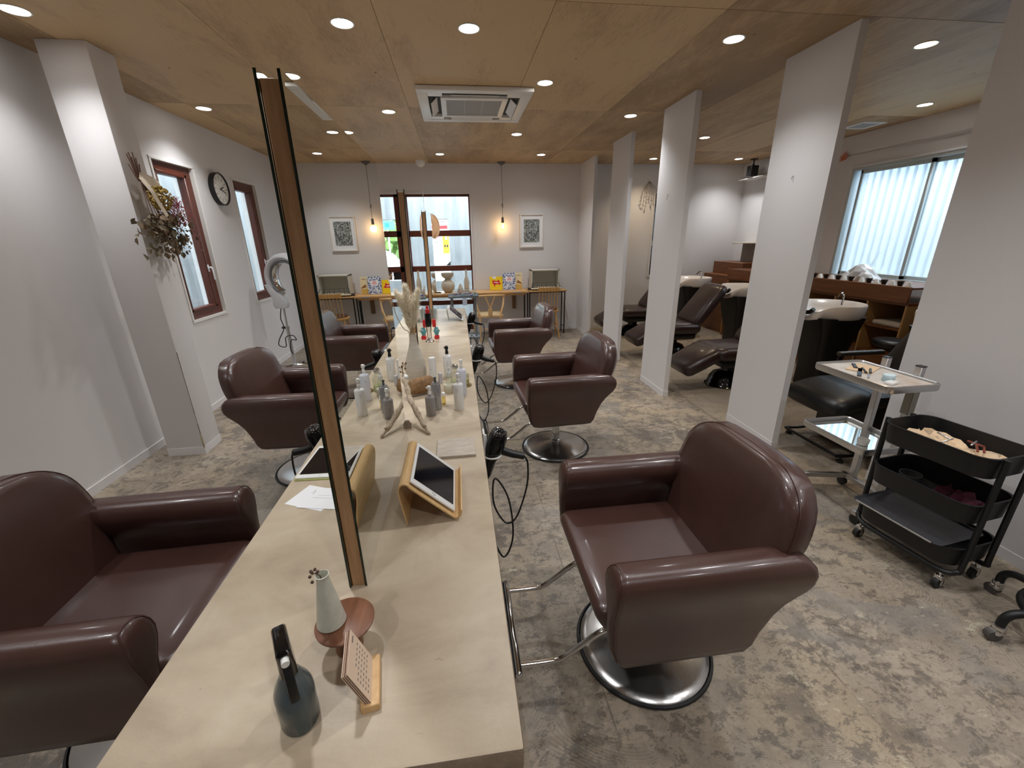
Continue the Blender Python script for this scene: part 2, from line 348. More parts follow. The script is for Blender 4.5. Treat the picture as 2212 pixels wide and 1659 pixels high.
def dup(root, loc, rotz, label, group=None):
    def cp(o, par):
        c = o.copy(); COL.objects.link(c); c.parent = par
        for ch in list(o.children): cp(ch, c)
        return c
    r = cp(root, None); r.location = loc; r.rotation_euler[2] = rotz; r['label'] = label
    if group: r['group'] = group
    return r
def T(x=0, y=0, z=0, rx=0, ry=0, rz=0):
    return Matrix.Translation((x, y, z)) @ Matrix.Rotation(rz, 4, 'Z') @ Matrix.Rotation(ry, 4, 'Y') @ Matrix.Rotation(rx, 4, 'X')
# ------------------------------------------------------------------ the room
H = 2.753; XL = -2.55; XRW = 5.08; YB = 7.443; YN = -2.6; ZC = 0.82
def wall_with_holes(axis, c0, c1, a0, a1, holes, h=H):
    """boxes around rectangular holes; axis 'x' = wall plane at constant x, running along y"""
    b = B()
    def bx(p0, p1, z0, z1):
        if p1-p0 < 1e-4 or z1-z0 < 1e-4: return
        if axis == 'x': b.box(c0, c1, p0, p1, z0, z1)
        else: b.box(p0, p1, c0, c1, z0, z1)
    cur = a0
    for (p0, p1, z0, z1) in sorted(holes):
        bx(cur, p0, 0, h); bx(p0, p1, 0, z0); bx(p0, p1, z1, h); cur = p1
    bx(cur, a1, 0, h); return b
struct('floor', B().box(XL-.2, XRW+.2, YN-.2, YB+.2, -0.1, 0.0), FLOOR, ang=0)
W1 = (4.32, 4.92, 0.90, 2.31); W2 = (5.69, 6.28, 0.90, 2.31)
struct('wall_left', wall_with_holes('x', XL-.2, XL, YN-.2, YB+.2, [W1, W2]), WHITE_WALL, ang=0)
BW = (-1.60, 0.262, 0.06, 2.312); NW = (3.462, 3.80, 0.925, 2.295)
struct('wall_back', wall_with_holes('y', YB, YB+.2, XL, XRW, [BW, NW]), WHITE_WALL, ang=0)
RW = (2.95, 5.25, 1.075, 2.345)
struct('wall_right', wall_with_holes('x', XRW, XRW+.2, YN-.2, YB+.2, [RW]), WHITE_WALL, ang=0)
struct('wall_near', B().box(XL, XRW, YN-.2, YN, 0, H), WHITE_WALL, ang=0)
b = B(); prof = [(0, H), (0, 2.56), (.008, 2.535), (.03, 2.52), (.10, 2.52)]
b.loft([[(5.03+x, y, z) for x, z in prof] for y in (YN, YB)], False, False, closed=False)
b.box(5.031, XRW, YN, YB, 2.521, 2.523)
struct('trim_1', b, WHITE_WALL)
# partition slabs standing between the cutting floor and the shampoo area
SLABS = [(2.368, 2.418, 2.634, 3.207), (2.071, 2.121, 3.848, 4.414), (2.097, 2.143, 5.270, 5.866), (2.128, 2.172, 6.724, YB)]
for x0, x1, y0, y1 in SLABS:
    s = struct('wall_partition', B().box(x0, x1, y0, y1, 0, H), WHITE_WALL, ang=0)
    struct('baseboard_strip', B().box(x0-.003, x1+.003, y0-.003, min(y1+.003, YB-.001), 0.0, 0.062), WHITE_WALL, s, ang=0)
s = struct('wall_partition', B().box(2.70, 2.75, YN, 2.145, 0, H), WHITE_WALL, ang=0)
struct('baseboard_strip', B().box(2.697, 2.753, YN+.001, 2.148, 0.0, 0.062), WHITE_WALL, s, ang=0)
for i, (y, z) in enumerate(((2.93, 1.98), (4.16, 1.98))):
    x = SLABS[i][0]; tag(obj('wall_hook', B().tube([(0, 0, 0), (-.012, 0, 0), (-.014, 0, -.02 if i == 0 else -.045)], .0018, 5), mat('nail', S(90, 84, 80), .5, .8), None, 50, (x, y, z)), ('tiny bent nail high on the nearest partition slab', 'tiny bent wire hook high on the second partition slab')[i], 'hook')
# pillar near the left wall
s = struct('wall_pillar', B().rbox(-2.38, -2.107, 3.272, 3.503, 0, H, 0.006, 2), WHITE_WALL)
struct('baseboard_strip', B().box(-2.383, -2.104, 3.269, 3.506, 0.0, 0.062), WHITE_WALL, s, ang=0)
crk = B(); random.seed(2); pv = None
for k in range(15):
    z = .17+k*.045; d = random.uniform(.0005, .0022)*(1 if k < 5 or k > 10 else .6)
    crk.box(-2.1075-d, -2.1062, 3.2712, 3.2735+d, z, z+.046)
struct('crack', crk, mat('crack_dark', S(120, 108, 92), .9), s, 0)
chip = mat('bare_plaster_chip', S(190, 178, 150), 0.8, var=(60, S(150, 130, 95), 4))
struct('chipped_corner', B().rbox(-2.112, -2.1025, 3.2665, 3.277, 0.055, 0.17, 0.003, 1), chip, s)
struct('baseboard_left', B().box(XL, XL+.008, YN, YB, 0, 0.062), WHITE_WALL, ang=0)
struct('baseboard_back', B().box(0.262, 2.128, YB-.008, YB, 0, 0.062).box(2.172, 5.0, YB-.008, YB, 0, 0.062), WHITE_WALL, ang=0)
struct('baseboard_right', B().box(XRW-.008, XRW, YN, YB, 0, 0.062), WHITE_WALL, ang=0)
# ceiling of plywood sheets
ceil_o = struct('ceiling', B().box(XL-.2, XRW+.2, YN-.2, YB+.2, H+.012, H+.1), mat('ceiling_void', S(70, 50, 34), 0.8), ang=0)
xs = [XL] + [x for x in [-.36+.945*k for k in range(-2, 6)] if XL+.05 < x < XRW-.05] + [5.03]
ys = [YN] + [y for y in [2.61+1.885*k for k in range(-3, 3)] if YN+.05 < y < YB-.05] + [YB]
for i in range(len(xs)-1):
    for j in range(len(ys)-1):
        x0, x1, y0, y1 = xs[i], xs[i+1], ys[j], ys[j+1]; g = .0012
        cx, cy = (x0+x1)/2, (y0+y1)/2; hx, hy = (x1-x0)/2-g, (y1-y0)/2-g
        o = obj('plywood_sheet', B().box(-hx, hx, -hy, hy, 0, .011), CEILING, ceil_o, 0); o.location = (cx, cy, H+random.uniform(-.0012, .0012))

# ------------------------------------------------------------------ windows
def casement(name, x, rect, handle):
    y0, y1, z0, z1 = rect; fr = .075
    b = B(); t = .018
    for (a0, a1, c0, c1) in ((y0-t, y1+t, z1-.004, z1+t), (y0-t, y1+t, z0-t, z0+.004), (y0-t, y0+.004, z0, z1), (y1-.004, y1+t, z0, z1)): b.box(x-.19, x+.008, a0, a1, c0, c1)
    r = struct(name, b, WHITE, ang=0)
    b = B(); xa, xb = x-.10, x-.03
    for (a0, a1, c0, c1) in ((y0, y1, z1-fr, z1), (y0, y1, z0, z0+fr), (y0, y0+.06, z0+fr, z1-fr), (y1-.085, y1, z0+fr, z1-fr)): b.box(xa, xb, a0, a1, c0, c1)
    struct('window_frame', b, REDWOOD, r, 0)
    b = B(); xa, xb = x-.095, x-.02
    for (a0, a1, c0, c1) in ((y0+.06, y1-.085, z1-fr-.03, z1-fr), (y0+.06, y1-.085, z0+fr, z0+fr+.03), (y1-.12, y1-.085, z0+fr, z1-fr), (y0+.06, y0+.085, z0+fr, z1-fr)): b.rbox(xa, xb, a0, a1, c0, c1, .006, 1)
    struct('window_sash', b, REDWOOD, r)
    struct('window_pane', B().box(x-.064, x-.058, y0+.085, y1-.12, z0+fr+.03, z1-fr-.03), GLASS, r, 0)
    b = B(); b.rbox(x-.021, x-.010, y1-.112, y1-.092, 1.33, 1.40, .004); b.tube(smooth_path([(x-.012, y1-.102, 1.37), (x+.016, y1-.102, 1.372), (x+.024, y1-.103, 1.34), (x+.024, y1-.103, 1.25)]), .008, 8)
    if handle: struct('window_handle', b, mat('white_metal', S(225, 225, 225), 0.3), r)
    return r
casement('window_1', XL, W1, True); casement('window_2', XL, W2, True)
# back window wall of brown timber
b = B(); x0, x1, z0, z1 = BW; t = .03
b.box(x1-.004, x1+t, YB-.012, YB+.19, z0, z1+t); b.box(x0-t, x1, YB-.012, YB+.19, z1-.004, z1+t); b.box(x0-t, x0+.004, YB-.012, YB+.19, z0, z1)
wb = struct('window_3', b, WHITE_WALL, ang=0)
def bar(nm, x0, x1, z0, z1, d=.06): struct(nm, B().rbox(x0, x1, YB+.03, YB+.03+d, z0, z1, .004, 1), REDWOOD, wb)
bar('window_rail', x0, x1, 2.272, 2.312); bar('window_rail', x0, x1, 1.66, 1.755); bar('window_rail', x0, x1, 1.095, 1.185); bar('window_rail', x0, x1, .515, .595); bar('window_rail', x0, x1, .06, .14)
bar('window_stile', .238, .262, .06, 2.312, .07); bar('window_stile', -.966, -.895, .06, 2.312, .075); bar('window_stile', x0, x0+.07, .06, 2.312, .07); bar('window_stile', -.76, -.73, .14, 2.272, .05)
for (a0, a1) in ((-.73, .238), (-1.53, -.966), (-.895, -.76)):
    for (c0, c1) in ((.14, .515), (.595, 1.095), (1.185, 1.66), (1.755, 2.272)):
        struct('window_pane', B().box(a0, a1, YB+.055, YB+.061, c0, c1), GLASS, wb, 0)
# narrow window of the shampoo area
b = B(); x0, x1, z0, z1 = NW; t = .025
for q in ((x0-t, x0+.004, z0-t, z1+t), (x1-.004, x1+t, z0-t, z1+t), (x0, x1, z1-.004, z1+t), (x0, x1, z0-t, z0+.004)): b.box(q[0], q[1], YB-.012, YB+.19, q[2], q[3])
r = struct('window_4', b, WHITE_WALL, ang=0)
struct('window_pane', B().box(x0, x1, YB+.05, YB+.06, z0, z1), BLACKG, r, 0)
struct('window_handle', B().rbox(x0+.006, x0+.03, YB+.02, YB+.05, 1.44, 1.53, .004), WHITE, r)
# sliding window on the right wall with wired frosted glass
y0, y1, z0, z1 = RW; b = B(); t = .03
for q in ((y0-t, y0+.004, z0-t, z1+t), (y1-.004, y1+t, z0-t, z1+t), (y0, y1, z1-.004, z1+t), (y0, y1, z0-t, z0+.004)): b.box(XRW-.01, XRW+.19, q[0], q[1], q[2], q[3])
alu_g = mat('window_aluminium', S(190, 198, 198), 0.4, 0.6)
r = struct('window_5', b, alu_g, ang=0)
for (a0, a1, xx) in ((4.34, y1-.05, XRW+.04), (y0, 4.38, XRW+.075)):
    b = B()
    for q in ((a0, a0+.035, z0, z1), (a1-.035, a1, z0, z1), (a0, a1, z1-.045, z1), (a0, a1, z0, z0+.045)): b.rbox(xx, xx+.03, q[0], q[1], q[2], q[3], .004, 1)
    s = struct('window_sash', b, alu_g, r); struct('window_pane', B().box(xx+.012, xx+.018, a0+.035, a1-.035, z0+.045, z1-.045), FROST, s, 0)
# shrub outside by the fence
t = thing('garden_shrub', 'yellow green shrub with a bare twig outside the frosted window', 'shrub', (5.65, 5.2, -.2)); random.seed(77); bb = B()
for k in range(60):
    a = random.uniform(0, 2*PI); rr = random.uniform(0, .28); bb.ball((rr*math.cos(a)*.5, rr*math.sin(a), 1.0+random.uniform(-.3, .38)-rr*.5), random.uniform(.03, .07), 6, 4)
obj('foliage', bb, mat('shrub_leaf', S(190, 196, 110), .7), t); obj('twig', B().tube(smooth_path([(0, .05, .2), (-.02, .08, 1.0), (-.04, -.02, 1.45), (-.05, -.1, 1.55)], 5), .012, 6).tube([(-.03, .02, 1.36), (-.04, .1, 1.52)], .008, 5), mat('bark', S(100, 84, 66)), t)
# roller screen box over it
struct('window_trim', B().rbox(XRW-.03, XRW-.001, RW[0], RW[1]+.03, z1+.03, z1+.05, .004), WHITE_WALL, r)

# ------------------------------------------------------------------ outdoors
ground = struct('ground', B().box(-14, 14, YB+.2, 34, -.32, -.2).box(-8, XL-.2, -6, 30, -.32, -.2).box(XRW+.2, 12, -6, 30, -.32, -.2), mat('asphalt', S(120, 122, 124), 0.9, var=(9, S(104, 106, 108), 5)), ang=0)
struct('wall_outside', wall_with_holes('x', -4.05, -3.8, 0, 9.5, [], 3.6), CONCRETE, ang=0)
b = wall_with_holes('y', 9.5, 9.75, -4.0, 2.6, [(-1.55, -1.215, .78, 2.02), (-.52, -.145, .75, 2.02)], 3.7)
b.box(-4.0, 2.6, 9.5, 9.75, -.2, 0)
struct('wall_street', b, CONCRETE, ang=0)
# corrugated fence beyond the frosted window
rings = []
n = 60
for z in (-.2, 3.2): rings.append([(6.6+dx, .6+k*.125+dy, z) for k in range(n) for dx, dy in ((0, 0), (0, .070), (.16, .075), (.16, .116))])
tag(obj('corrugated_fence', B().loft(rings, False, False, closed=False), mat('white_corrugated_sheet', S(176, 188, 198), 0.6)), 'white corrugated sheet fence beyond the frosted window', 'fence')
# street seen through the wall openings
def sign(name, label, x0, x1, z0, z1, y, m, marks=()):
    t = thing(name, label, 'sign', ((x0+x1)/2, y, -.2)); cx = (x0+x1)/2
    obj('panel', B().rbox(x0-cx, x1-cx, -.03, .03, z0+.2, z1+.2, .01, 1), m, t)
    obj('post', B().cyl((0, .05, 0), (0, .05, z0+.25), .03, n=8), ALU, t)
    for (a0, a1, c0, c1, mm) in marks: obj('lettering', B().box(a0-cx, a1-cx, -.034, -.029, c0+.2, c1+.2), mm, t, 0)
YEL = plain('sign_yellow', (250, 214, 30)); RED = plain('sign_red', (214, 44, 50)); SWH = plain('sign_white', (246, 246, 248)); SBL = plain('sign_blue', (40, 130, 226)); DK = plain('sign_dark', (60, 40, 40))
sign('shop_sign', 'white roadside sign with a red stripe above the parked car', -1.02, -.26, 1.93, 2.55, 16.2, SWH, [(-1.0, -.28, 1.98, 2.1, RED), (-.95, -.35, 2.3, 2.34, INK), (-.95, -.35, 2.2, 2.23, INK)])
sign('banner_sign', 'yellow vertical banner with dark characters beside the parked car', -.47, -.24, 1.15, 1.88, 15.6, YEL, [(-.42, -.36, 1.36, 1.45, DK), (-.34, -.28, 1.36, 1.45, DK), (-.38, -.3, 1.62, 1.72, SWH)])
sign('menu_board', 'white board with pink and grey handwriting left of the yellow banner', -.92, -.5, 1.15, 1.9, 15.8, SWH,
     [(-.85+.1*k, -.8+.1*k, 1.68, 1.78, plain('sign_pink', (220, 110, 190))) for k in range(3)] + [(-.86+.07*k, -.82+.07*k, 1.5+.02*(k % 2), 1.56, INK) for k in range(4)] + [(-.86, -.6, 1.36, 1.38, INK)])
sign('street_sign', 'round blue emblem on a light cyan plate in the left opening', -2.62, -2.12, 1.98, 2.28, 16, plain('sign_cyan', (96, 206, 226)), [(-2.44, -2.3, 2.06, 2.2, SBL)])
t = thing('parked_car', 'white parked car half hidden behind the concrete wall', 'car', (.3, 14.6, -.2))
prof = [(-1.2, .3), (-1.15, .75), (-.85, .95), (-.45, 1.33), (.5, 1.42), (1.5, 1.35), (2.2, .95), (2.5, .8), (2.5, .3)]
obj('body', B().loft([[(x, y, z) for x, z in prof] for y in (-.8, -.75, .75, .8)]), plain('car_white', (238, 244, 246), .25), t)
gw = [(-.72, .97), (-.42, 1.26), (.3, 1.33), (.3, .97)]
obj('side_glass', B().loft([[(x, y, z) for x, z in gw] for y in (-.815, -.80)]), BLACKG, t)
for x in (-.55, 1.7): obj('wheel', B().cyl((x, -.86, .33), (x, -.6, .33), .33, n=20), RUBBER, t)
for x, y, s in ((-3.3, 18, 1.2), (-2.2, 19, 1.0)):
    b = B(); random.seed(int(x*10)+50)
    for k in range(46):
        a = random.uniform(0, 2*PI); rr = random.uniform(0, .9)*s; b.ball((rr*math.cos(a), rr*math.sin(a)*.6, 1.2+random.uniform(0, 1.9)*s), random.uniform(.12, .3), 6, 4)
    t = thing('street_tree', 'leafy green %s tree across the street in the left opening' % ('tall' if s > 1.1 else 'smaller'), 'tree', (x, y, -.2), 0, 'trees across the street')
    obj('foliage', b, mat('leaf_green', S(96, 140, 70), 0.7, var=(6, S(150, 176, 96), 3)), t); obj('trunk', B().cyl((0, 0, 0), (0, 0, 1.4), .07, n=8), mat('bark', S(100, 84, 66), 0.8), t)

# ------------------------------------------------------------------ ceiling fittings
LENS_C = mat('lamp_lens', (1, 1, 1), 0.4, emit=((1.0, 0.97, 0.93), 14.0)); LENS_W = mat('lamp_lens_warm', (1, 1, 1), 0.4, emit=((1.0, 0.86, 0.62), 10.0))
TRIM = mat('lamp_trim', S(225, 222, 215), 0.35)
def downlight(x, y, label, warm=False, dim=1.0):
    t = thing('downlight', label, 'light', (x, y, H), 0, 'ceiling downlights')
    obj('trim_ring', B().lathe([(.056, -.001), (.058, -.004), (.063, -.005), (.066, -.003), (.066, .002)], 28, cap0=False, cap1=False), TRIM, t)
    obj('lens', B().lathe([(0, -.0025), (.03, -.0025), (.056, -.002)], 24, cap0=False, cap1=False), LENS_W if warm else LENS_C, t)
    l = bpy.data.lights.new('downlight_lamp', 'SPOT'); l.energy = LAMP_WARM*2.2 if warm else LAMP_W*dim; l.color = (1.0, .80, .56) if warm else (.97, .985, 1.0)
    l.spot_size = math.radians(122); l.spot_blend = 1.0; l.shadow_soft_size = .05
    lo = bpy.data.objects.new('downlight_lamp', l); COL.objects.link(lo); lo.parent = t; lo.location = (0, 0, -.02)
DL = [(-2.18, 2.94, 'bright downlight by the left wall, nearest the pillar top at the left edge'), (-.56, 2.94, 'downlight above the counter, left of the two nearest ones in view'),
      (.145, 2.94, 'nearest downlight in front of the air conditioner'), (1.79, 2.94, 'downlight just left of the nearest partition slab'),
      (-2.18, 4.64, 'downlight beside the left wall above the casement window'), (-.56, 4.64, 'downlight left of the air conditioner over the counter'),
      (.765, 3.78, 'downlight at the near right corner of the air conditioner'), (-1.13, 3.78, 'downlight over the left chairs, partly behind the mirror top'),
      (1.82, 4.64, 'downlight between the two middle partition slabs, on the salon side'), (.775, 5.47, 'downlight just behind the air conditioner on its right'),
      (-1.13, 5.47, 'downlight far left over the counter, cut by the mirror edge'), (-.157, 6.69, 'downlight near the back wall beside the white ceiling cup'),
      (1.305, 6.69, 'downlight near the back wall right of the pendant lamp'), (4.55, 4.10, 'downlight over the wide frosted window'), (4.58, 6.94, 'downlight in the far right corner beside the speaker')]
DW = [(3.12, 2.91, 'warm downlight right of the nearest partition slab'), (3.15, 5.53, 'warm downlight over the shampoo chairs, between two slabs'), (3.15, 6.96, 'warm downlight at the back of the shampoo area over the dried branch')]
for x, y, s in DL: downlight(x, y, s, dim=.62 if (x, y) == (-2.18, 2.94) else 1.0)
for x, y, s in DW: downlight(x, y, s, True)
for x, y in ((-2.18, 1.24), (-.56, 1.24), (.765, 1.24), (1.79, 1.24), (-1.1, -.46), (.5, -.46), (1.79, -.46), (2.3, .35)): downlight(x, y, 'assumed ceiling downlight on the near side of the salon, out of the picture')  # last one sits off the rows, added to brighten the right partition wall

# ceiling cassette air conditioner
t = thing('air_conditioner', 'white square ceiling cassette air conditioner with grey grille', 'air conditioner', (.224, 4.356, H-.035))
a = .475
b = B(); g = .33
for q in ((-a, a, -a, -g-.055), (-a, a, g+.055, a), (-a, -g-.055, -g-.055, g+.055), (g+.055, a, -g-.055, g+.055)): b.rbox(q[0], q[1], q[2], q[3], 0, .034, .008, 2)
for q in ((-g-.055, -g+.06, -g-.055, -g+.03), (g-.06, g+.055, -g-.055, -g+.03), (-g-.055, -g+.06, g-.03, g+.055), (g-.06, g+.055, g-.03, g+.055)): b.box(q[0], q[1], q[2], q[3], .004, .034)
obj('panel', b, WHITE, t)
b = B(); i = .285
for q in ((-i, i, -i, -i+.05), (-i, i, i-.05, i), (-i, -i+.05, -i+.05, i-.05), (i-.05, i, -i+.05, i-.05)): b.rbox(q[0], q[1], q[2], q[3], -.004, .03, .005, 1)
obj('grille_frame', b, WHITE, t)
obj('grille', B().box(-i+.05, i-.05, -i+.05, i-.05, .006, .02), mat('grille_grey', S(168, 170, 170), 0.6, bump=(500, 0.3)), t)
b = B()
for k in range(1, 3): b.box(-i+.05+k*.157-.001, -i+.05+k*.157+.001, -i+.05, i-.05, .004, .007)
obj('grille_rib', b, WHITE, t)
dark = mat('vent_dark', S(46, 46, 46), 0.7)
for k in range(4):
    M = Matrix.Rotation(k*PI/2, 4, 'Z')
    obj('air_slot', B().box(-i+.01, i-.01, -g-.054, -i-.001, .022, .03, M=M), dark, t, 0)
    obj('louvre', B().rbox(-.2, .2, -.04, .04, -.003, .003, .002, 1, M=M @ T(0, -g-.008, .004, rx=.75 if k in (1, 3) else .25)), WHITE, t)
# small ceiling vent in the shampoo area
t = thing('ceiling_vent', 'small square white ceiling vent near the frosted window', 'vent', (4.66, 4.85, H-.01))
b = B()
for q in ((-.15, .15, -.15, -.11), (-.15, .15, .11, .15), (-.15, -.11, -.11, .11), (.11, .15, -.11, .11)): b.rbox(q[0], q[1], q[2], q[3], 0, .012, .003, 1)
obj('frame', b, WHITE, t); b = B().box(-.11, .11, -.11, .11, .004, .01); obj('mesh', b, mat('grille_grey', S(168, 170, 170)), t)
# bare bulb pendant
t = thing('pendant_lamp', 'bare glowing bulb hanging on a thin grey cord by the back wall', 'lamp', (.785, 7.31, H))
cord = mat('grey_cord', S(96, 92, 88), 0.6)
obj('canopy', B().lathe([(.0, -.055), (.012, -.05), (.02, -.04), (.055, -.02), (.068, -.004), (.068, 0)], 20), cord, t)
obj('cord', B().tube(smooth_path([(0, 0, -.05), (0, 0, -.4), (.005, 0, -.58), (-.012, .005, -.63), (.012, 0, -.66), (.002, 0, -.60), (0, 0, -.7), (0, 0, -.82)], 5), .0035, 6), cord, t)
obj('socket', B().lathe([(0, -.81), (.012, -.81), (.02, -.82), (.022, -.89), (.018, -.9)], 16), mat('grey_socket', S(92, 88, 80), 0.5), t)
obj('bulb', B().lathe([(.017, -.895), (.022, -.91), (.044, -.94), (.05, -.965), (.044, -.995), (.022, -1.015), (.0, -1.02)], 20, cap0=False, cap1=False), glass_pane_mat('bulb_glass', (1, .93, .8), .08), t)
obj('filament', B().ball((0, 0, -.955), .02, 10, 8, sz=1.3), mat('bulb_filament', (1, .8, .5), emit=((1.0, .66, .30), 30)), t)
l = bpy.data.lights.new('bulb_light', 'POINT'); l.energy = 1.1; l.color = (1, .62, .3); l.shadow_soft_size = .05
lo = bpy.data.objects.new('bulb_light', l); COL.objects.link(lo); lo.parent = t; lo.location = (0, 0, -.965)
# white ceiling cup with the thin wooden mobile
t = thing('hanging_mobile', 'fan shaped pale wood mobile hanging on a string before the back window', 'mobile', (-.47, 7.2, H))
obj('canopy', B().lathe([(0, -.09), (.03, -.085), (.06, -.06), (.075, -.02), (.075, 0)], 20), WHITE, t)
obj('cord', B().tube([(0, 0, -.08), (.0, 0, -.72)], .003, 6), WHITE, t)
obj('swivel', B().tube(smooth_path([(-.05, 0, -.76), (0, 0, -.72), (.06, 0, -.76)]), .004, 6), WHITE, t)
PEACH = mat('pale_veneer', S(240, 200, 160), 0.5, var=(3, S(226, 182, 138), 3))
for (sx, dx, rz) in ((1, .07, .25), (-1, -.075, 1.25)):
    for k in range(7):
        rr = .05+k*.022
        pts = [(dx+sx*rr*math.sin(PI*j/14)*.82, 0, -.95+.205*math.cos(PI*j/14)*(.55+.45*rr/.182)) for j in range(15)]
        b = B(); ring = []
        for j, p in enumerate(pts): ring.append([(p[0]-.010, p[1]-.01-.012*math.sin(k), p[2]), (p[0]+.010, p[1]-.01-.012*math.sin(k), p[2]), (p[0]+.010, p[1]-.006-.012*math.sin(k), p[2]), (p[0]-.010, p[1]-.006-.012*math.sin(k), p[2])])
        o = obj('veneer_strip', b.loft(ring), PEACH, t); o.rotation_euler[2] = rz if sx < 0 else .2
# ------------------------------------------------------------------ the long counter
CX0, CX1, CY0, CY1 = -.617, .063, .432, 5.06
t = thing('styling_counter', 'long beige troweled mortar counter running down the middle of the salon', 'counter', (-.277, 2.75, 0))
def L_(x, y, z): return (x+.277, y-2.75, z)
b = B(); b.rbox(CX0+.277, CX1+.277, CY0-2.75, CY1-2.75, ZC-.055, ZC, .006, 2)
# subdivide the top a little for uneven trowel edges
o = obj('worktop', b, [MORTAR, MORTAR_E], t)
for p in o.data.polygons: p.material_index = 0 if abs(p.normal.z) > .5 and p.center.z > ZC-.02 else 1
under = mat('counter_base', S(206, 200, 188), 0.6)
for y in (1.1, 2.75, 4.4): obj('support', B().box(-.14, .14, y-2.75-.35, y-2.75+.35, 0, ZC-.055), under, t, 0)
obj('rail', B().box(-.31, -.29, CY0+.06-2.75, CY1-.06-2.75, ZC-.10, ZC-.055).box(.29, .31, CY0+.06-2.75, CY1-.06-2.75, ZC-.10, ZC-.055), under, t, 0)

# ------------------------------------------------------------------ mirrors
MZ = 1.859
def mirror(y0, label):
    t = thing('styling_mirror', label, 'mirror', (-.279, y0, ZC), 0, 'double sided mirrors on the counter'); ln = .836; h = MZ-ZC
    obj('core', B().rbox(-.0145, .0145, .004, ln-.004, 0, h-.012, .001, 1), CORE_WOOD, t)
    for s in (-1, 1):
        b = B(); xa, xb = (.0155, .0205) if s > 0 else (-.0205, -.0155)
        b.box(xa, xb, 0, ln, 0, h)
        o = obj('mirror_pane', b, [MIRROR, GREEN_EDGE], t, 0)
        for p in o.data.polygons: p.material_index = 0 if abs(p.normal.x) > .9 else 1
mirror(.816, 'nearest tall double sided mirror with a wooden core edge')
mirror(2.478, 'middle double sided mirror, its wooden edge behind the pampas vase')
mirror(4.136, 'farthest double sided mirror, its wooden edge before the back window')

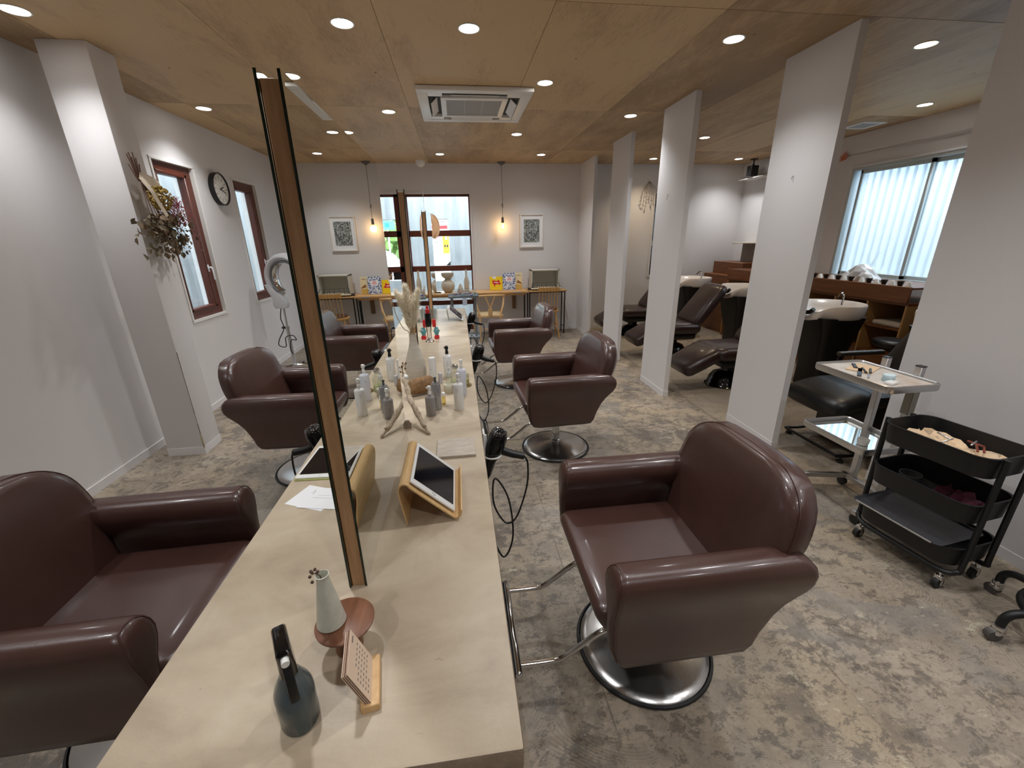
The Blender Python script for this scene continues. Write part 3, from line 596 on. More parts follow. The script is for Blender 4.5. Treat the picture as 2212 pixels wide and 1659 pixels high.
# ------------------------------------------------------------------ styling chairs
def styling_chair(label, loc, rotz, group):
    t = thing('styling_chair', label, 'chair', loc, rotz, group)
    for s in (-1, 1):
        lv = [(.338,-.225,.150,.297,.330), (.345,-.250,.178,.290,.336), (.37,-.268,.197,.286,.339), (.42,-.284,.212,.284,.340), (.49,-.289,.246,.283,.341), (.53,-.290,.276,.281,.343), (.56,-.290,.305,.274,.348),
              (.585,-.290,.327,.262,.354), (.612,-.290,.340,.251,.359), (.640,-.289,.342,.246,.361), (.664,-.286,.335,.249,.358), (.683,-.280,.318,.258,.351), (.695,-.271,.298,.272,.340), (.700,-.262,.28,.290,.325)]
        rings = []
        for z, xf, xr, yi, yo in lv:
            r = min(.024, (yo-yi)*.48)
            rings.append([(x, s*y, zz) for x, y, zz in rrect(xf, xr, yi, yo, z, r, 4)])
        obj('armrest', B().loft(rings), LEATHER, t, 60)
        pts = [(xf+.007, s*(yi+.007), z) for z, xf, xr, yi, yo in lv[2:-1]] + [(-.262, s*.308, .7005)] + [(xf+.007, s*(yo-.007), z) for z, xf, xr, yi, yo in reversed(lv[2:-1])]
        obj('piping', B().tube(pts, .0028, 5), SEAM, t, 60)
    lv = [(.36,.255,.13,.215), (.44,.265,.155,.255), (.52,.275,.178,.300), (.58,.290,.196,.345), (.63,.305,.210,.385), (.67,.315,.221,.408), (.71,.319,.231,.424), (.75,.316,.241,.431), (.79,.309,.251,.429), (.825,.295,.261,.421),
          (.855,.270,.271,.410), (.878,.238,.281,.397), (.894,.198,.290,.385), (.903,.150,.299,.374), (.9065,.10,.308,.362)]
    def bring(z, wd, xf, xr):
        q = [(xf, y*wd) for y in (-.86, -.6, -.3, 0, .3, .6, .86)] + [(xf+.012, .965*wd), (xf+.03, wd)]
        th = min(.078, (xr-xf)*.9); rear = [(xr-(xr-xf-th)*abs(u)**2.4, u*wd) for u in (.985, .93, .8, .6, .3, 0, -.3, -.6, -.8, -.93, -.985)]
        return [(x, y, z) for x, y in q + rear + [(xf+.03, -wd), (xf+.012, -.965*wd)]]
    obj('backrest', B().loft([bring(*q) for q in lv]), LEATHER, t, 60)
    pl = [(xf+.022, wd-.002, z) for z, wd, xf, xr in lv[4:-1]]
    obj('piping', B().tube(smooth_path([pl[0]]+pl[1:]+[(.327, 0, .9065)]+[(x, -y, z) for x, y, z in reversed(pl)], 2), .0028, 5), SEAM, t, 60)
    lv = [(.335,.235,-.215,.18), (.35,.25,-.245,.19), (.40,.262,-.275,.20), (.445,.268,-.298,.21), (.475,.268,-.306,.22), (.492,.262,-.300,.22), (.502,.245,-.28,.215), (.506,.20,-.235,.19), (.507,.12,-.15,.12)]
    obj('seat', B().loft([rrect(xf, xr, -wd, wd, z, .045, 5) for z, wd, xf, xr in lv]), LEATHER, t, 60)
    obj('under_plate', B().rbox(-.18, .14, -.2, .2, .295, .338, .01), BLACK, t)
    obj('column', B().lathe([(.036, .05), (.036, .07), (.030, .075), (.030, .20), (.042, .205), (.042, .30)], 24), CHROME, t)
    o = obj('base_disc', B().lathe([(0, .060), (.045, .058), (.09, .047), (.16, .034), (.225, .024), (.252, .017), (.260, .009), (.258, .004), (.0, .004)], 56, cap0=False, cap1=False), BRUSHED, t)
    obj('rubber_rim', B().lathe([(.254, .001), (.268, .001), (.271, .006), (.268, .013), (.260, .016)], 56, cap0=False, cap1=False), RUBBER, o)
    f = obj('footrest', B().rbox(-.56, -.533, -.212, .212, .172, .205, .012, 3), CHROME, t)
    obj('footrest_pad', B().rbox(-.566, -.559, -.205, .205, .174, .203, .002, 1), RUBBER, f)
    for s in (-1, 1):
        obj('footrest_tube', B().tube(smooth_path([(-.14, s*.165, .315), (-.24, s*.165, .30), (-.33, s*.165, .235), (-.385, s*.165, .195), (-.43, s*.165, .186), (-.54, s*.165, .186)], 5), .0105, 10), CHROME, t)
    h = obj('release_lever', B().tube([(.10, -.18, .30), (.19, -.24, .312)], .006, 8), CHROME, t)
    obj('lever_knob', B().ball((.195, -.243, .312), .013), CHROME, h)
    return t
G1 = 'brown leather styling chairs'
c0 = styling_chair('nearest brown leather styling chair right of the counter, full disc base in view', (.675, 1.20, 0), 0, G1)
dup(c0, (.705, 2.945, 0), .03, 'brown leather styling chair in the middle of the right row, before the partition slabs')
dup(c0, (.62, 4.60, 0), .02, 'farthest brown leather styling chair of the right row, before the desk chairs')
dup(c0, (-1.15, 1.20, 0), PI+.02, 'brown leather styling chair in the bottom left corner, cut by the picture edge')
dup(c0, (-1.145, 2.90, 0), PI-.04, 'brown leather styling chair left of the counter beside the pillar')

# ------------------------------------------------------------------ near end of the counter
def bottle_obj(name, label, cat, prof, m, x, y, n=22, group=None, z=ZC, sx=1, sy=1, rz=0):
    t = thing(name, label, cat, (x, y, z), rz, group); obj('body', B().lathe(prof, n, sx=sx, sy=sy), m, t); return t
SMOKE = mat('smoky_plastic', S(82, 92, 94), 0.16, alpha=.86)
t = thing('spray_bottle', 'smoky grey trigger spray bottle at the near end of the counter', 'spray bottle', (-.316, .534, ZC), math.radians(-62))
obj('body', B().lathe([(0, 0), (.030, 0), (.034, .005), (.0345, .055), (.034, .068), (.031, .078), (.018, .104), (.014, .110), (.014, .118)], 28, cap0=False, sx=1.12, sy=.9), SMOKE, t)
obj('liquid', B().lathe([(0, .002), (.029, .002), (.0325, .006), (.0325, .034), (0, .034)], 28, cap0=False, cap1=False, sx=1.1, sy=.88), mat('dark_liquid', S(48, 54, 54), 0.2), t)
h = obj('trigger_head', B().loft([[(x+dx*.0, y, z) for x, y, z in rr] for dx, rr in ((0, rrect(-.016, .016, -.013, .013, .114, .006)), (0, rrect(-.017, .017, -.013, .013, .13, .006)), (0, rrect(-.024, .024, -.012, .012, .15, .006)), (0, rrect(-.034, .028, -.0115, .0115, .166, .006)), (0, rrect(-.036, .03, -.011, .011, .176, .006)), (0, rrect(-.03, .026, -.008, .008, .181, .005)))]), BLACKG, t)
obj('trigger', B().loft([rrect(.022+d, .028+d, -.007, .007, z, .002, 2) for d, z in ((.012, .085), (.013, .105), (.006, .13), (.0, .15))]), BLACK, t)
obj('nozzle', B().cyl((.028, 0, .168), (.04, 0, .168), .006, n=12), WHITE, t)
# cake stand
t = thing('cake_stand', 'round reddish wooden pedestal stand near the end of the counter', 'stand', (-.262, .658, ZC))
obj('foot', B().lathe([(0, 0), (.026, 0), (.027, .006), (.020, .030), (.017, .05), (.019, .066)], 24), WALNUT, t)
obj('plate', B().lathe([(0, .064), (.05, .064), (.0555, .0675), (.056, .0715), (.054, .073), (0, .073)], 44, cap0=False, cap1=False), WALNUT, t)
t = thing('bud_vase', 'pale green conical bud vase standing on the wooden pedestal', 'vase', (-.286, .656, ZC+.0735))
obj('body', B().lathe([(0, 0), (.0255, 0), (.0275, .003), (.026, .012), (.018, .065), (.0115, .106), (.0105, .112), (.0128, .118), (.0113, .1185), (.0092, .112), (.009, .09)], 28, cap0=False, cap1=False), CELADON, t)
BERRY = mat('dried_berry', S(92, 72, 60), 0.8)
s = obj('dried_stem', B().tube([(0, 0, .09), (-.004, .001, .115), (-.012, .002, .121), (-.018, 0, .12)], .0012, 5), BERRY, t)
for p in ((-.018, .003, .122), (-.021, -.002, .117), (-.013, .006, .126), (-.017, -.006, .108), (-.008, .004, .122), (-.02, .004, .124)): obj('berry', B().ball(p, .0032, 7, 5), BERRY, s)
# desk calendar
t = thing('desk_calendar', 'card desk calendar slotted into a small wooden block', 'calendar', (-.203, .571, ZC), math.radians(9))
obj('base', B().rbox(-.016, .016, -.049, .049, 0, .017, .0015, 1), OAK_V, t)
CARD = mat('calendar_card', S(226, 200, 176), 0.7); M = T(.004, 0, .011, ry=-.34)
for k in range(7): obj('card', B().box(-.0016*k-.0006, -.0016*k+.0006, -.044, .044+(.001 if k % 2 else 0), 0, .092-(k % 3)*.001, M=M), CARD if k % 2 == 0 else mat('calendar_card_dark', S(120, 88, 70), .7), t, 0)
b = B()
for r in range(6):
    for c in range(7):
        if (r == 0 and c < 2) or (r == 5 and c > 2): continue
        b.box(.0007, .001, -.034+c*.0105, -.029+c*.0105, .018+(5-r)*.0095, .0200+(5-r)*.0095, M=M)
b.box(.0007, .001, .022, .036, .083, .086, M=M)
obj('printed_dates', b, INK, t, 0)

# ------------------------------------------------------------------ tablets and papers
BENT = mat('bent_plywood', S(224, 190, 138), 0.4, var=(9, S(206, 166, 112), 4), stretch=(8, .8, 8))
def bent_stand(name, label, loc, rz, ln, m, group=None):
    t = thing(name, label, 'tablet stand', loc, rz, group); th = .004
    path = [(-.075, 0), (-.084, .06), (-.09, .105), (-.088, .125), (-.076, .135), (-.062, .130), (-.05, .115), (.055, .016), (.066, .010), (.074, .013), (.08, .022), (.083, .035)]
    P = smooth_path([(x, 0, z) for x, z in path], 4); up, dn = [], []
    for i, p in enumerate(P):
        a, c = Vector(P[max(i-1, 0)]), Vector(P[min(i+1, len(P)-1)]); d = (c-a).normalized(); nrm = Vector((-d.z, 0, d.x))
        up.append(Vector(p)+nrm*th/2); dn.append(Vector(p)-nrm*th/2)
    prof = [(v.x, max(v.z, 0)) for v in up] + [(v.x, max(v.z, 0)) for v in reversed(dn)]
    b = B(); n = len(P)
    rings = [[(up[i].x, y, max(up[i].z, 0)) for y in (-ln/2, ln/2)] + [(dn[i].x, y, max(dn[i].z, 0)) for y in (ln/2, -ln/2)] for i in range(n)]
    obj('bent_sheet', b.loft(rings), m, t, 50); return t
def tablet(label, M, case=None, w_=.17, h_=.25, dark=False):
    loc = M.to_translation(); t = thing('tablet', label, 'tablet', loc); R = M.to_3x3().to_4x4(); t.matrix_world = Matrix.Translation(loc) @ R
    obj('body', B().rbox(-w_/2, w_/2, -h_/2, h_/2, .0005, .0075, .004, 2), case if dark else WHITE, t)
    obj('screen', B().box(-w_/2+.009, w_/2-.009, -h_/2+.022, h_/2-.022, .0072, .0079), SCREEN, t, 0)
    obj('home_button', B().lathe([(.0045, .0076), (.006, .0079), (.0065, .0076)], 16, c=(0, -h_/2+.011, 0), cap0=False, cap1=False), ALU, t)
    if case: obj('case', B().rbox(-w_/2-.002, w_/2+.002, -h_/2-.002, h_/2+.002, -.004, .0008, .002, 1), case, t)
bent_stand('tablet_stand', 'bent plywood tablet stand on the near counter beside the mirror', (-.112, 1.165, ZC), 0, .27, BENT)
tablet('white tablet leaning on the bent plywood stand', T(-.0005-.112, 1.165, ZC+.0755, ry=math.radians(43.5)), None, .165, .24)
bent_stand('tablet_stand', 'small white tablet stand near the far end of the counter', (-.045, 4.30, ZC), 0, .2, WHITE)
tablet('tablet with a dark cover leaning on the small white stand', T(-.045, 4.30, ZC) @ T(.003, 0, .0805, ry=math.radians(43.5)), plain('tablet_case_grey', (78, 74, 92)), .15, .2, True)
tablet('white tablet lying flat in a green case left of the nearest mirror', T(-.512, 1.445, ZC+.0042, rz=-.05), plain('lime_case', (196, 206, 120)), .17, .24)
for k, (x, y, r, s) in enumerate(((-.50, 1.215, -.42, 'lower white paper sheet left of the nearest mirror'), (-.462, 1.205, -.22, 'upper white paper sheet with faint print left of the nearest mirror'))):
    o = tag(obj('paper_sheet', B().box(-.07, .07, -.055, .055, 0, .0008), PAPER, None, 0), s, 'paper', 'papers beside the mirror'); o.location = (x, y, ZC+.0003+k*.0011); o.rotation_euler[2] = r
    if k: obj('print', B().box(-.045, .045, -.002, 0, .0008, .0011).box(-.035, .035, .012, .0135, .0008, .0011).box(-.06, -.055, .02, .04, .0008, .0011), mat('faint_print', S(205, 205, 208), .8), o, 0)
tag(obj('stone_tile', B().rbox(-.074, .074, -.072, .072, 0, .011, .0012, 1), mat('pale_stone', S(206, 196, 182), 0.5, var=(14, S(180, 168, 154), 7), stretch=(1, 3, 1)), None, 40, (-.046, 1.474, ZC+.0005), .01), 'square pale stone tile at the right edge of the counter', 'tile')

# ------------------------------------------------------------------ hair products
LABELINK = mat('pale_ink', S(186, 188, 192), 0.7); BOTW = mat('bottle_white', S(240, 240, 238), 0.3); GREYB = mat('bottle_grey', S(150, 144, 142), 0.35); SILV = mat('can_silver', S(172, 174, 178), 0.3, .7)
PUMPW = [(0, 0), (.0085, 0), (.0085, .012), (.0065, .014), (.0065, .024), (.0095, .026), (.0085, .040), (.004, .042), (0, .042)]
def pump(t, z, m, s=1.0, nz=True):
    o = obj('pump', B().lathe([(r*s, z+q*s) for r, q in PUMPW], 16, cap0=False, cap1=False), m, t)
    if nz: obj('spout', B().cyl((0, 0, z+.034*s), (-.013*s, -.006*s, z+.034*s), .003*s, n=8), m, o)
def marks(t, r, z0, n, m=LABELINK, a0=-2.2, wd=.55):
    b = B()
    for k in range(n):
        z = z0-k*.007; seg = [(r*math.cos(a0+wd*j/5), r*math.sin(a0+wd*j/5)) for j in range(6)]; h = .0022 if k == 0 else .0012
        b.loft([[(x, y, z) for x, y in seg], [(x, y, z+h) for x, y in seg]], False, False, closed=False)
    obj('label_print', b, m, t)
def cylbottle(label, x, y, r, h, m, neck=.008, cat='bottle', shoulder=.008, group='hair products on the counter'):
    return bottle_obj('product_bottle', label, cat, [(0, 0), (r-.002, 0), (r, .003), (r, h-shoulder), (r-.003, h-shoulder*.4), (neck+.004, h), (neck, h+.003), (neck, h+.008), (0, h+.008)], m, x, y, 24, group)
t = cylbottle('nearest white pump bottle at the right of the product group', -.030, 1.885, .024, .135, BOTW); pump(t, .143, BOTW); marks(t, .0243, .11, 3)
t = cylbottle('white pump bottle standing behind the nearest white one', -.012, 2.085, .024, .145, mat('bottle_bluewhite', S(226, 228, 238), .3)); pump(t, .153, BOTW); marks(t, .0243, .11, 2)
t = cylbottle('short grey pump bottle with a white top before the driftwood', -.163, 1.832, .023, .098, GREYB); pump(t, .106, BOTW); marks(t, .0233, .08, 4)
t = cylbottle('silver grey aerosol can with a dark nozzle', -.138, 1.905, .0235, .132, SILV, .016, 'can', .014); pump(t, .14, mat('dark_cap', S(60, 66, 66), .4), .62); marks(t, .0238, .06, 3, DK)
t = cylbottle('white bottle with a black spray pump at the back of the product group', -.093, 2.41, .0245, .135, BOTW, .011); pump(t, .143, BLACK, 1.15); marks(t, .0248, .10, 1, DK, -1.7, .25); marks(t, .0248, .085, 4, INK, -1.75, .3)
t = bottle_obj('product_bottle', 'tall slim plain white bottle beside the ceramic vase', 'bottle', [(0, 0), (.0215, 0), (.022, .003), (.0195, .158), (.018, .164), (.014, .1655), (0, .166)], BOTW, -.172, 2.262, 24, 'hair products on the counter'); marks(t, .0216, .1, 1)
t = bottle_obj('wax_tin', 'beige round wax tin under the glass dropper bottle', 'tin', [(0, 0), (.028, 0), (.029, .002), (.029, .022), (.0295, .023), (.0295, .044), (.028, .046), (0, .046)], mat('beige_tin', S(206, 202, 182), .35), -.082, 2.135, 28)
t = bottle_obj('dropper_bottle', 'small clear glass bottle standing on the beige tin', 'bottle', [(0, 0), (.017, 0), (.0185, .003), (.0185, .035), (.009, .048), (.008, .056)], CLEAR, -.080, 2.14, 20, None, ZC+.0465)
obj('cap', B().lathe([(0, .05), (.0095, .05), (.0095, .066), (.005, .07), (.005, .09), (0, .092)], 16, cap0=False, cap1=False), mat('frosted_cap', S(205, 208, 206), .4), t)
t = bottle_obj('stopper_jar', 'clear glass jar with a shiny ball stopper behind the pump bottles', 'jar', [(0, 0), (.026, 0), (.028, .004), (.028, .075), (.024, .088), (.016, .095), (.016, .102)], CLEAR, -.048, 2.225, 22)
obj('stopper', B().ball((0, 0, .117), .018, 16, 10), CHROME, t)
obj('oil', B().lathe([(0, .002), (.0255, .002), (.0268, .006), (.0268, .035), (0, .035)], 20, cap0=False, cap1=False), mat('pale_oil', S(200, 206, 150), .2, alpha=.6), t)
t = bottle_obj('candle_glass', 'small glass with amber wax on a brass dish at the counter edge', 'candle', [(.0, .008), (.016, .008), (.0175, .012), (.0175, .072), (.0165, .072), (.0165, .012)], CLEAR, .012, 2.225, 20)
obj('wax', B().lathe([(0, .011), (.0155, .011), (.0155, .04), (0, .04)], 18, cap0=False, cap1=False), mat('amber_wax', S(196, 176, 96), .3), t)
obj('dish', B().lathe([(0, 0), (.026, 0), (.031, .005), (.03, .007), (.0, .007)], 24, cap0=False, cap1=False), mat('brass', S(200, 176, 116), .25, 1.0), t)
t = bottle_obj('sample_vial', 'tiny clear vial with a white cap behind the aerosol can', 'vial', [(0, 0), (.009, 0), (.0098, .003), (.0098, .04), (.006, .046)], AMBERG, -.107, 1.965, 14)
obj('cap', B().lathe([(0, .044), (.009, .044), (.009, .06), (.006, .063), (0, .063)], 14, cap0=False, cap1=False), BOTW, t)
t = thing('small_box', 'small upright silver card box behind the tall white bottle', 'box', (-.135, 2.30, ZC), .3); obj('carton', B().rbox(-.009, .009, -.015, .015, 0, .06, .001, 1), mat('silver_card', S(196, 194, 198), .4), t)

# ------------------------------------------------------------------ vase with pampas, driftwood
t = thing('floor_vase', 'tall cream ceramic bottle vase holding pampas grass between two mirrors', 'vase', (-.272, 2.335, ZC))
t.name = 'bottle_vase'
obj('body', B().lathe([(0, 0), (.042, 0), (.046, .004), (.058, .045), (.061, .08), (.057, .12), (.044, .165), (.030, .205), (.022, .24), (.0195, .268), (.021, .282), (.0215, .286), (.0185, .286), (.0165, .26)], 32, cap0=False, cap1=False), CERAMIC, t)
PAMP = mat('pampas_cream', S(252, 248, 238), 0.9); nt = PAMP.node_tree; tl_ = _n(nt, 'ShaderNodeBsdfTranslucent'); tl_.inputs[0].default_value = (*S(252, 246, 230), 1); mxp = _n(nt, 'ShaderNodeMixShader'); mxp.inputs[0].default_value = .5
nt.links.new(nt.nodes['Principled BSDF'].outputs[0], mxp.inputs[1]); nt.links.new(tl_.outputs[0], mxp.inputs[2]); nt.links.new(mxp.outputs[0], nt.nodes['Material Output'].inputs[0])
for k, (dx, dy, top, hgt) in enumerate(((-.045, .01, .50, .17), (-.012, 0, .535, .2), (.032, .02, .505, .18))):
    random.seed(k+3); b = B(); pts = smooth_path([(0, 0, .2), (dx*.3, dy*.3, .30), (dx*.8, dy, top-hgt*.5), (dx*1.6, dy*1.3, top)], 8); m_ = len(pts)
    for i in range(800):
        u = random.uniform(.36, 1)**.9; q = Vector(pts[min(int(u*(m_-1)), m_-1)]); a = random.uniform(0, 2*PI); wd = .040*math.sin(PI*min(1, (u-.28)/.74))**.6
        e = q+Vector((math.cos(a)*wd, math.sin(a)*wd, .036+random.uniform(-.014, .014))); c = Vector((-math.sin(a), math.cos(a), 0))*.0011
        mid = (q+e)/2+Vector((0, 0, .008)); b.add([q-c, q+c, mid+c*1.5, mid-c*1.5, e], [(0, 1, 2, 3), (3, 2, 4)])
    s = obj('plume', b, PAMP, t, 0)
    obj('stalk', B().tube(pts, .0022, 5), mat('straw', S(200, 180, 140), .7), s)
s = obj('dried_stem', B().tube(smooth_path([(0, 0, .2), (-.018, -.002, .295), (-.045, -.004, .32), (-.078, -.006, .40), (-.092, -.006, .50), (-.105, -.008, .58)], 6), .0022, 6), mat('stem_brown', S(176, 150, 110), .7), t)
random.seed(11); b = B()
for i in range(60):
    a, e_ = random.uniform(0, 2*PI), random.uniform(-.3, 1.3); r = random.uniform(.015, .045); p = Vector((-.105+math.cos(a)*math.cos(e_)*r, -.008+math.sin(a)*math.cos(e_)*r, .585+math.sin(e_)*r*1.1))
    b.ball(p, random.uniform(.0022, .0042), 5, 4); b.tube([(-.105, -.008, .575), tuple(p)], .0006, 3)
obj('seed_head', b, mat('dried_beige', S(214, 184, 156), .8), s, 0)
DRIFT = mat('driftwood_brown', S(160, 124, 84), .75, var=(9, S(112, 82, 52), 6), stretch=(6, 1.2, 6), bump=(24, .5)); DRIFTP = mat('driftwood_pale', S(212, 196, 172), .75, var=(14, S(150, 130, 106), 6), stretch=(6, 6, 1), bump=(40, .5))
b = B(); axis = smooth_path([(-.075, -.03, .04), (-.03, -.012, .052), (.02, .012, .055), (.06, .03, .05), (.078, .04, .045)], 4); rad = [.012, .026, .034, .038, .041, .043, .044, .045, .046, .046, .045, .043, .040, .036, .028, .018, .008]
random.seed(5); rings = []
for i, p in enumerate(axis):
    r = rad[min(i, len(rad)-1)]; rings.append([(p[0]-.35*r*math.sin(a)*.5, p[1]+r*.9*math.sin(a), max(.0, p[2]+r*1.0*math.cos(a)*(1+.08*math.sin(3*a+i*.5)))) for a in [2*PI*j/14 for j in range(14)]])
o = tag(obj('driftwood_log', b.loft(rings), DRIFT, None, 50, (-.235, 2.12, ZC)), 'chunky brown driftwood log lying before the cream vase', 'driftwood')
t = thing('driftwood_branch', 'pale bleached driftwood branch leaning toward the driftwood log', 'driftwood', (-.16, 1.62, ZC))
pts = smooth_path([(.003, -.002, .006), (-.02, .04, .022), (-.05, .1, .055), (-.085, .165, .10), (-.10, .215, .135), (-.118, .268, .165)], 4)
obj('branch', B().tube(pts, [.004+.008*min(1, i/6)+.0022*math.sin(i*1.7) for i in range(len(pts))], 9), DRIFTP, t)
obj('side_twig', B().tube(smooth_path([(-.024, .045, .022), (-.02, .035, .03), (-.012, .02, .034)], 3), [.007]*3+[.006]*3+[.003], 7), DRIFTP, t)
t2 = thing('dried_flower', 'small sprig of dried brown flowers stuck on the driftwood branch tip', 'flower', (-.278, 1.9, ZC+.165))
obj('stem', B().tube(smooth_path([(0, -.004, 0), (-.006, .0, .03), (-.004, .004, .07)], 4), .0018, 5), mat('stem_dark', S(90, 72, 50), .8), t2)
random.seed(21); PET = mat('dried_petal', S(128, 96, 50), .8)
pb = B().add([(0, 0, 0), (.008, .003, .004), (.016, 0, .002), (.008, -.006, .001)], [(0, 1, 2, 3)])
for i in range(16):
    M = T(random.uniform(-.012, .012), random.uniform(-.01, .01), random.uniform(.01, .075), rx=random.uniform(-1.5, 1.5), ry=random.uniform(-1.5, .5), rz=random.uniform(0, 6.28))
    if i == 0: src = obj('petal', pb, PET, t2, 0); src.matrix_local = M
    else: inst(src, 'petal', t2, M)
obj('cotton_boll', B().ball((.008, -.008, .012), .012, 10, 7), BOTW, t2)
tag(obj('stone_shard', B().loft([rrect(-.024, .02, -.008, .008, 0, .004, 2), rrect(-.021, .022, -.007, .008, .02, .004, 2), rrect(-.024, .012, -.006, .007, .038, .003, 2)]), mat('grey_stone', S(150, 134, 116), .8, var=(30, S(122, 108, 92), 5)), None, 40, (-.262, 1.70, ZC), .3), 'small dark stone shard at the mirror end', 'stone')

# ------------------------------------------------------------------ between the middle and far mirrors
t = thing('iron_stand', 'black curling iron standing upright in a chrome foot by the middle mirror', 'hair tool', (-.255, 3.36, ZC))
obj('foot', B().lathe([(0, 0), (.034, 0), (.035, .004), (.02, .014), (.014, .03)], 20), CHROME, t)
for k in range(3): obj('rod', B().cyl((.010*math.cos(k*2.1), .010*math.sin(k*2.1), .012), (.013*math.cos(k*2.1), .013*math.sin(k*2.1), .13), .005, n=8), CHROME, t)
obj('barrel', B().lathe([(0, .125), (.019, .125), (.021, .13), (.021, .225), (.018, .23), (0, .23)], 20, cap0=False, cap1=False), BLACKG, t)
obj('tip', B().lathe([(.008, .23), (.012, .232), (.012, .262), (.007, .266), (.007, .29), (0, .292)], 14), RED, t)
t = thing('toy_mill', 'small red and turquoise toy gadget behind the black curling iron', 'toy', (-.205, 3.46, ZC))
obj('red_foot', B().rbox(-.02, .02, -.018, .018, 0, .03, .005), RED, t); obj('turquoise_drum', B().lathe([(0, .03), (.012, .03), (.026, .065), (.012, .1), (0, .1)], 18, cap0=False, cap1=False, sy=.7), plain('turquoise', (100, 170, 180), .4), t)
obj('red_head', B().rbox(-.03, .0, -.016, .016, .1, .165, .008), RED, t); obj('cup', B().lathe([(.022, .165), (.03, .25), (.028, .25), (.02, .167)], 18, cap0=False, cap1=False, c=(-.015, 0, 0)), ACRYL, t)
obj('crank', B().tube([(.0, -.02, .08), (.02, -.03, .085), (.03, -.03, .07)], .003, 6), CHROME, t)

# ------------------------------------------------------------------ hair dryers on the counter edge
def dryer(label, x, y, side=1, rz=0.0):
    t = thing('hair_dryer', label, 'hair dryer', (x, y, ZC-.02), rz if side > 0 else PI+rz, 'hair dryers hung on the counter')
    M = T(.03, 0, -.07, ry=.32)
    b = obj('barrel', B().lathe([(.0, -.13), (.024, -.13), (.026, -.06), (.038, -.02), (.042, .02), (.041, .055), (.034, .078), (.018, .09), (0, .093)], 24, cap0=False, cap1=False, M=M), BLACKG, t)
    obj('rear_ring', B().lathe([(.022, .085), (.03, .088), (.034, .082), (.036, .074)], 24, cap0=False, cap1=False, M=M), mat('dark_chrome', S(120, 120, 122), .2, 1.0), b)
    obj('nozzle', B().loft([[(.024*math.cos(a), .024*math.sin(a), -.13) for a in [2*PI*j/16 for j in range(16)]], [(.009*math.cos(a), .03*math.sin(a), -.18) for a in [2*PI*j/16 for j in range(16)]]], M=M), BLACK, b)
    obj('handle', B().tube(smooth_path([(.05, 0, -.08), (.10, -.006, -.10), (.16, -.014, -.115)], 4), [.019]*3+[.0175]*3+[.016]*3, 10), BLACK, t)
    obj('cable', B().tube(smooth_path([(.16, -.014, -.115), (.175, -.02, -.15), (.17, -.02, -.27), (.12, -.03, -.42), (.07, .0, -.47), (.02, .03, -.38), (.03, .04, -.25), (.09, .03, -.36), (.10, -.04, -.52), (.05, -.08, -.60), (.0, -.05, -.50)], 6), .0045, 6), BLACK, t)
    h = obj('holder', B().rbox(-.02, -.012, -.03, .03, -.09, .015, .003).tube([(.04*math.cos(a)+.02, .045*math.sin(a), -.10) for a in [2*PI*j/18 for j in range(19)]], .004, 6), WHITE, t)
    obj('hook_bar', B().rbox(-.012, .0, .05, .062, -.30, -.03, .003), WHITE, h)
dryer('nearest black hair dryer hanging at the right edge of the counter', .086, 1.63)
dryer('black hair dryer hanging at the right counter edge by the middle chair', .086, 3.18)
dryer('farthest black hair dryer hanging at the right counter edge before the desk', .086, 4.72)
dryer('black hair dryer hanging at the left counter edge, peeking past the mirror', -.640, 1.80, -1)
# ------------------------------------------------------------------ back wall furniture
t = thing('wall_desk', 'long light wood wall desk under the back window with a bracket', 'desk', (-.1, 7.2, 0))
obj('board', B().rbox(-1.45, 1.27, -.20, .235, .735, .765, .004, 1), OAK, t)
for x in (-1.2, 1.07): obj('bracket', B().rbox(x-.03, x+.03, .19, .235, .42, .735, .003, 1).rbox(x-.03, x+.03, -.12, .19, .70, .735, .003, 1), mat('bracket_wood', S(120, 86, 54), .5), t)
for x in (1.205, 1.24): obj('leg', B().cyl((x, -.13 if x < 1.22 else .12, 0), (x, -.13 if x < 1.22 else .12, .735), .011, n=10), STEEL_BLK, t)
obj('front_rail', B().box(-1.4, 1.2, -.17, -.15, .70, .735), OAK, t, 0)
obj('plate', B().rbox(1.02, 1.14, -.204, -.199, .738, .762, .001, 1), ALU, t)
t = thing('side_table', 'small light wood table on black steel legs under the display case', 'table', (1.49, 7.2, 0))
obj('top', B().rbox(-.31, .34, -.19, .225, .742, .766, .004, 1), OAK, t)
for x in (-.29, .325):
    for y in (-.10, .12): obj('leg', B().cyl((x, y, 0), (x, y, .742), .0105, n=10), STEEL_BLK, t)
for y in (-.10, .12): obj('rail', B().cyl((-.29, y, .725), (.325, y, .725), .008, n=8), STEEL_BLK, t)
obj('stretcher', B().cyl((.325, -.10, .12), (.325, .12, .12), .006, n=8).cyl((-.29, -.10, .12), (-.29, .12, .12), .006, n=8), STEEL_BLK, t)
# glass display case
t = thing('display_case', 'grey metal display case with a hinged glass front holding pale shells', 'display case', (1.48, 7.27, .767))
CASE = mat('case_grey', S(206, 202, 190), .5)
b = B(); b.rbox(-.245, .245, .10, .11, 0, .33, .002, 1); b.rbox(-.245, -.225, -.13, .10, 0, .33, .003, 1); b.rbox(.225, .245, -.13, .10, 0, .33, .003, 1); b.rbox(-.245, .245, -.13, .11, .31, .33, .003, 1); b.rbox(-.245, .245, -.13, .11, 0, .018, .003, 1)
obj('shell', b, CASE, t)
b = B()
for z in (.06, .1): b.cyl((-.22, -.02, z), (.22, -.02, z), .002, n=6)
for k in range(6): b.cyl((-.2+k*.08, -.02, .02), (-.2+k*.08, -.02, .1), .002, n=6)
obj('wire_rack', b, STEEL_BLK, t)
obj('open_lid', B().rbox(-.26, .26, -.24, -.13, .018, .035, .004, 1, M=T(0, 0, .0, rx=0)), mat('lid_cream', S(214, 204, 172), .4), t)
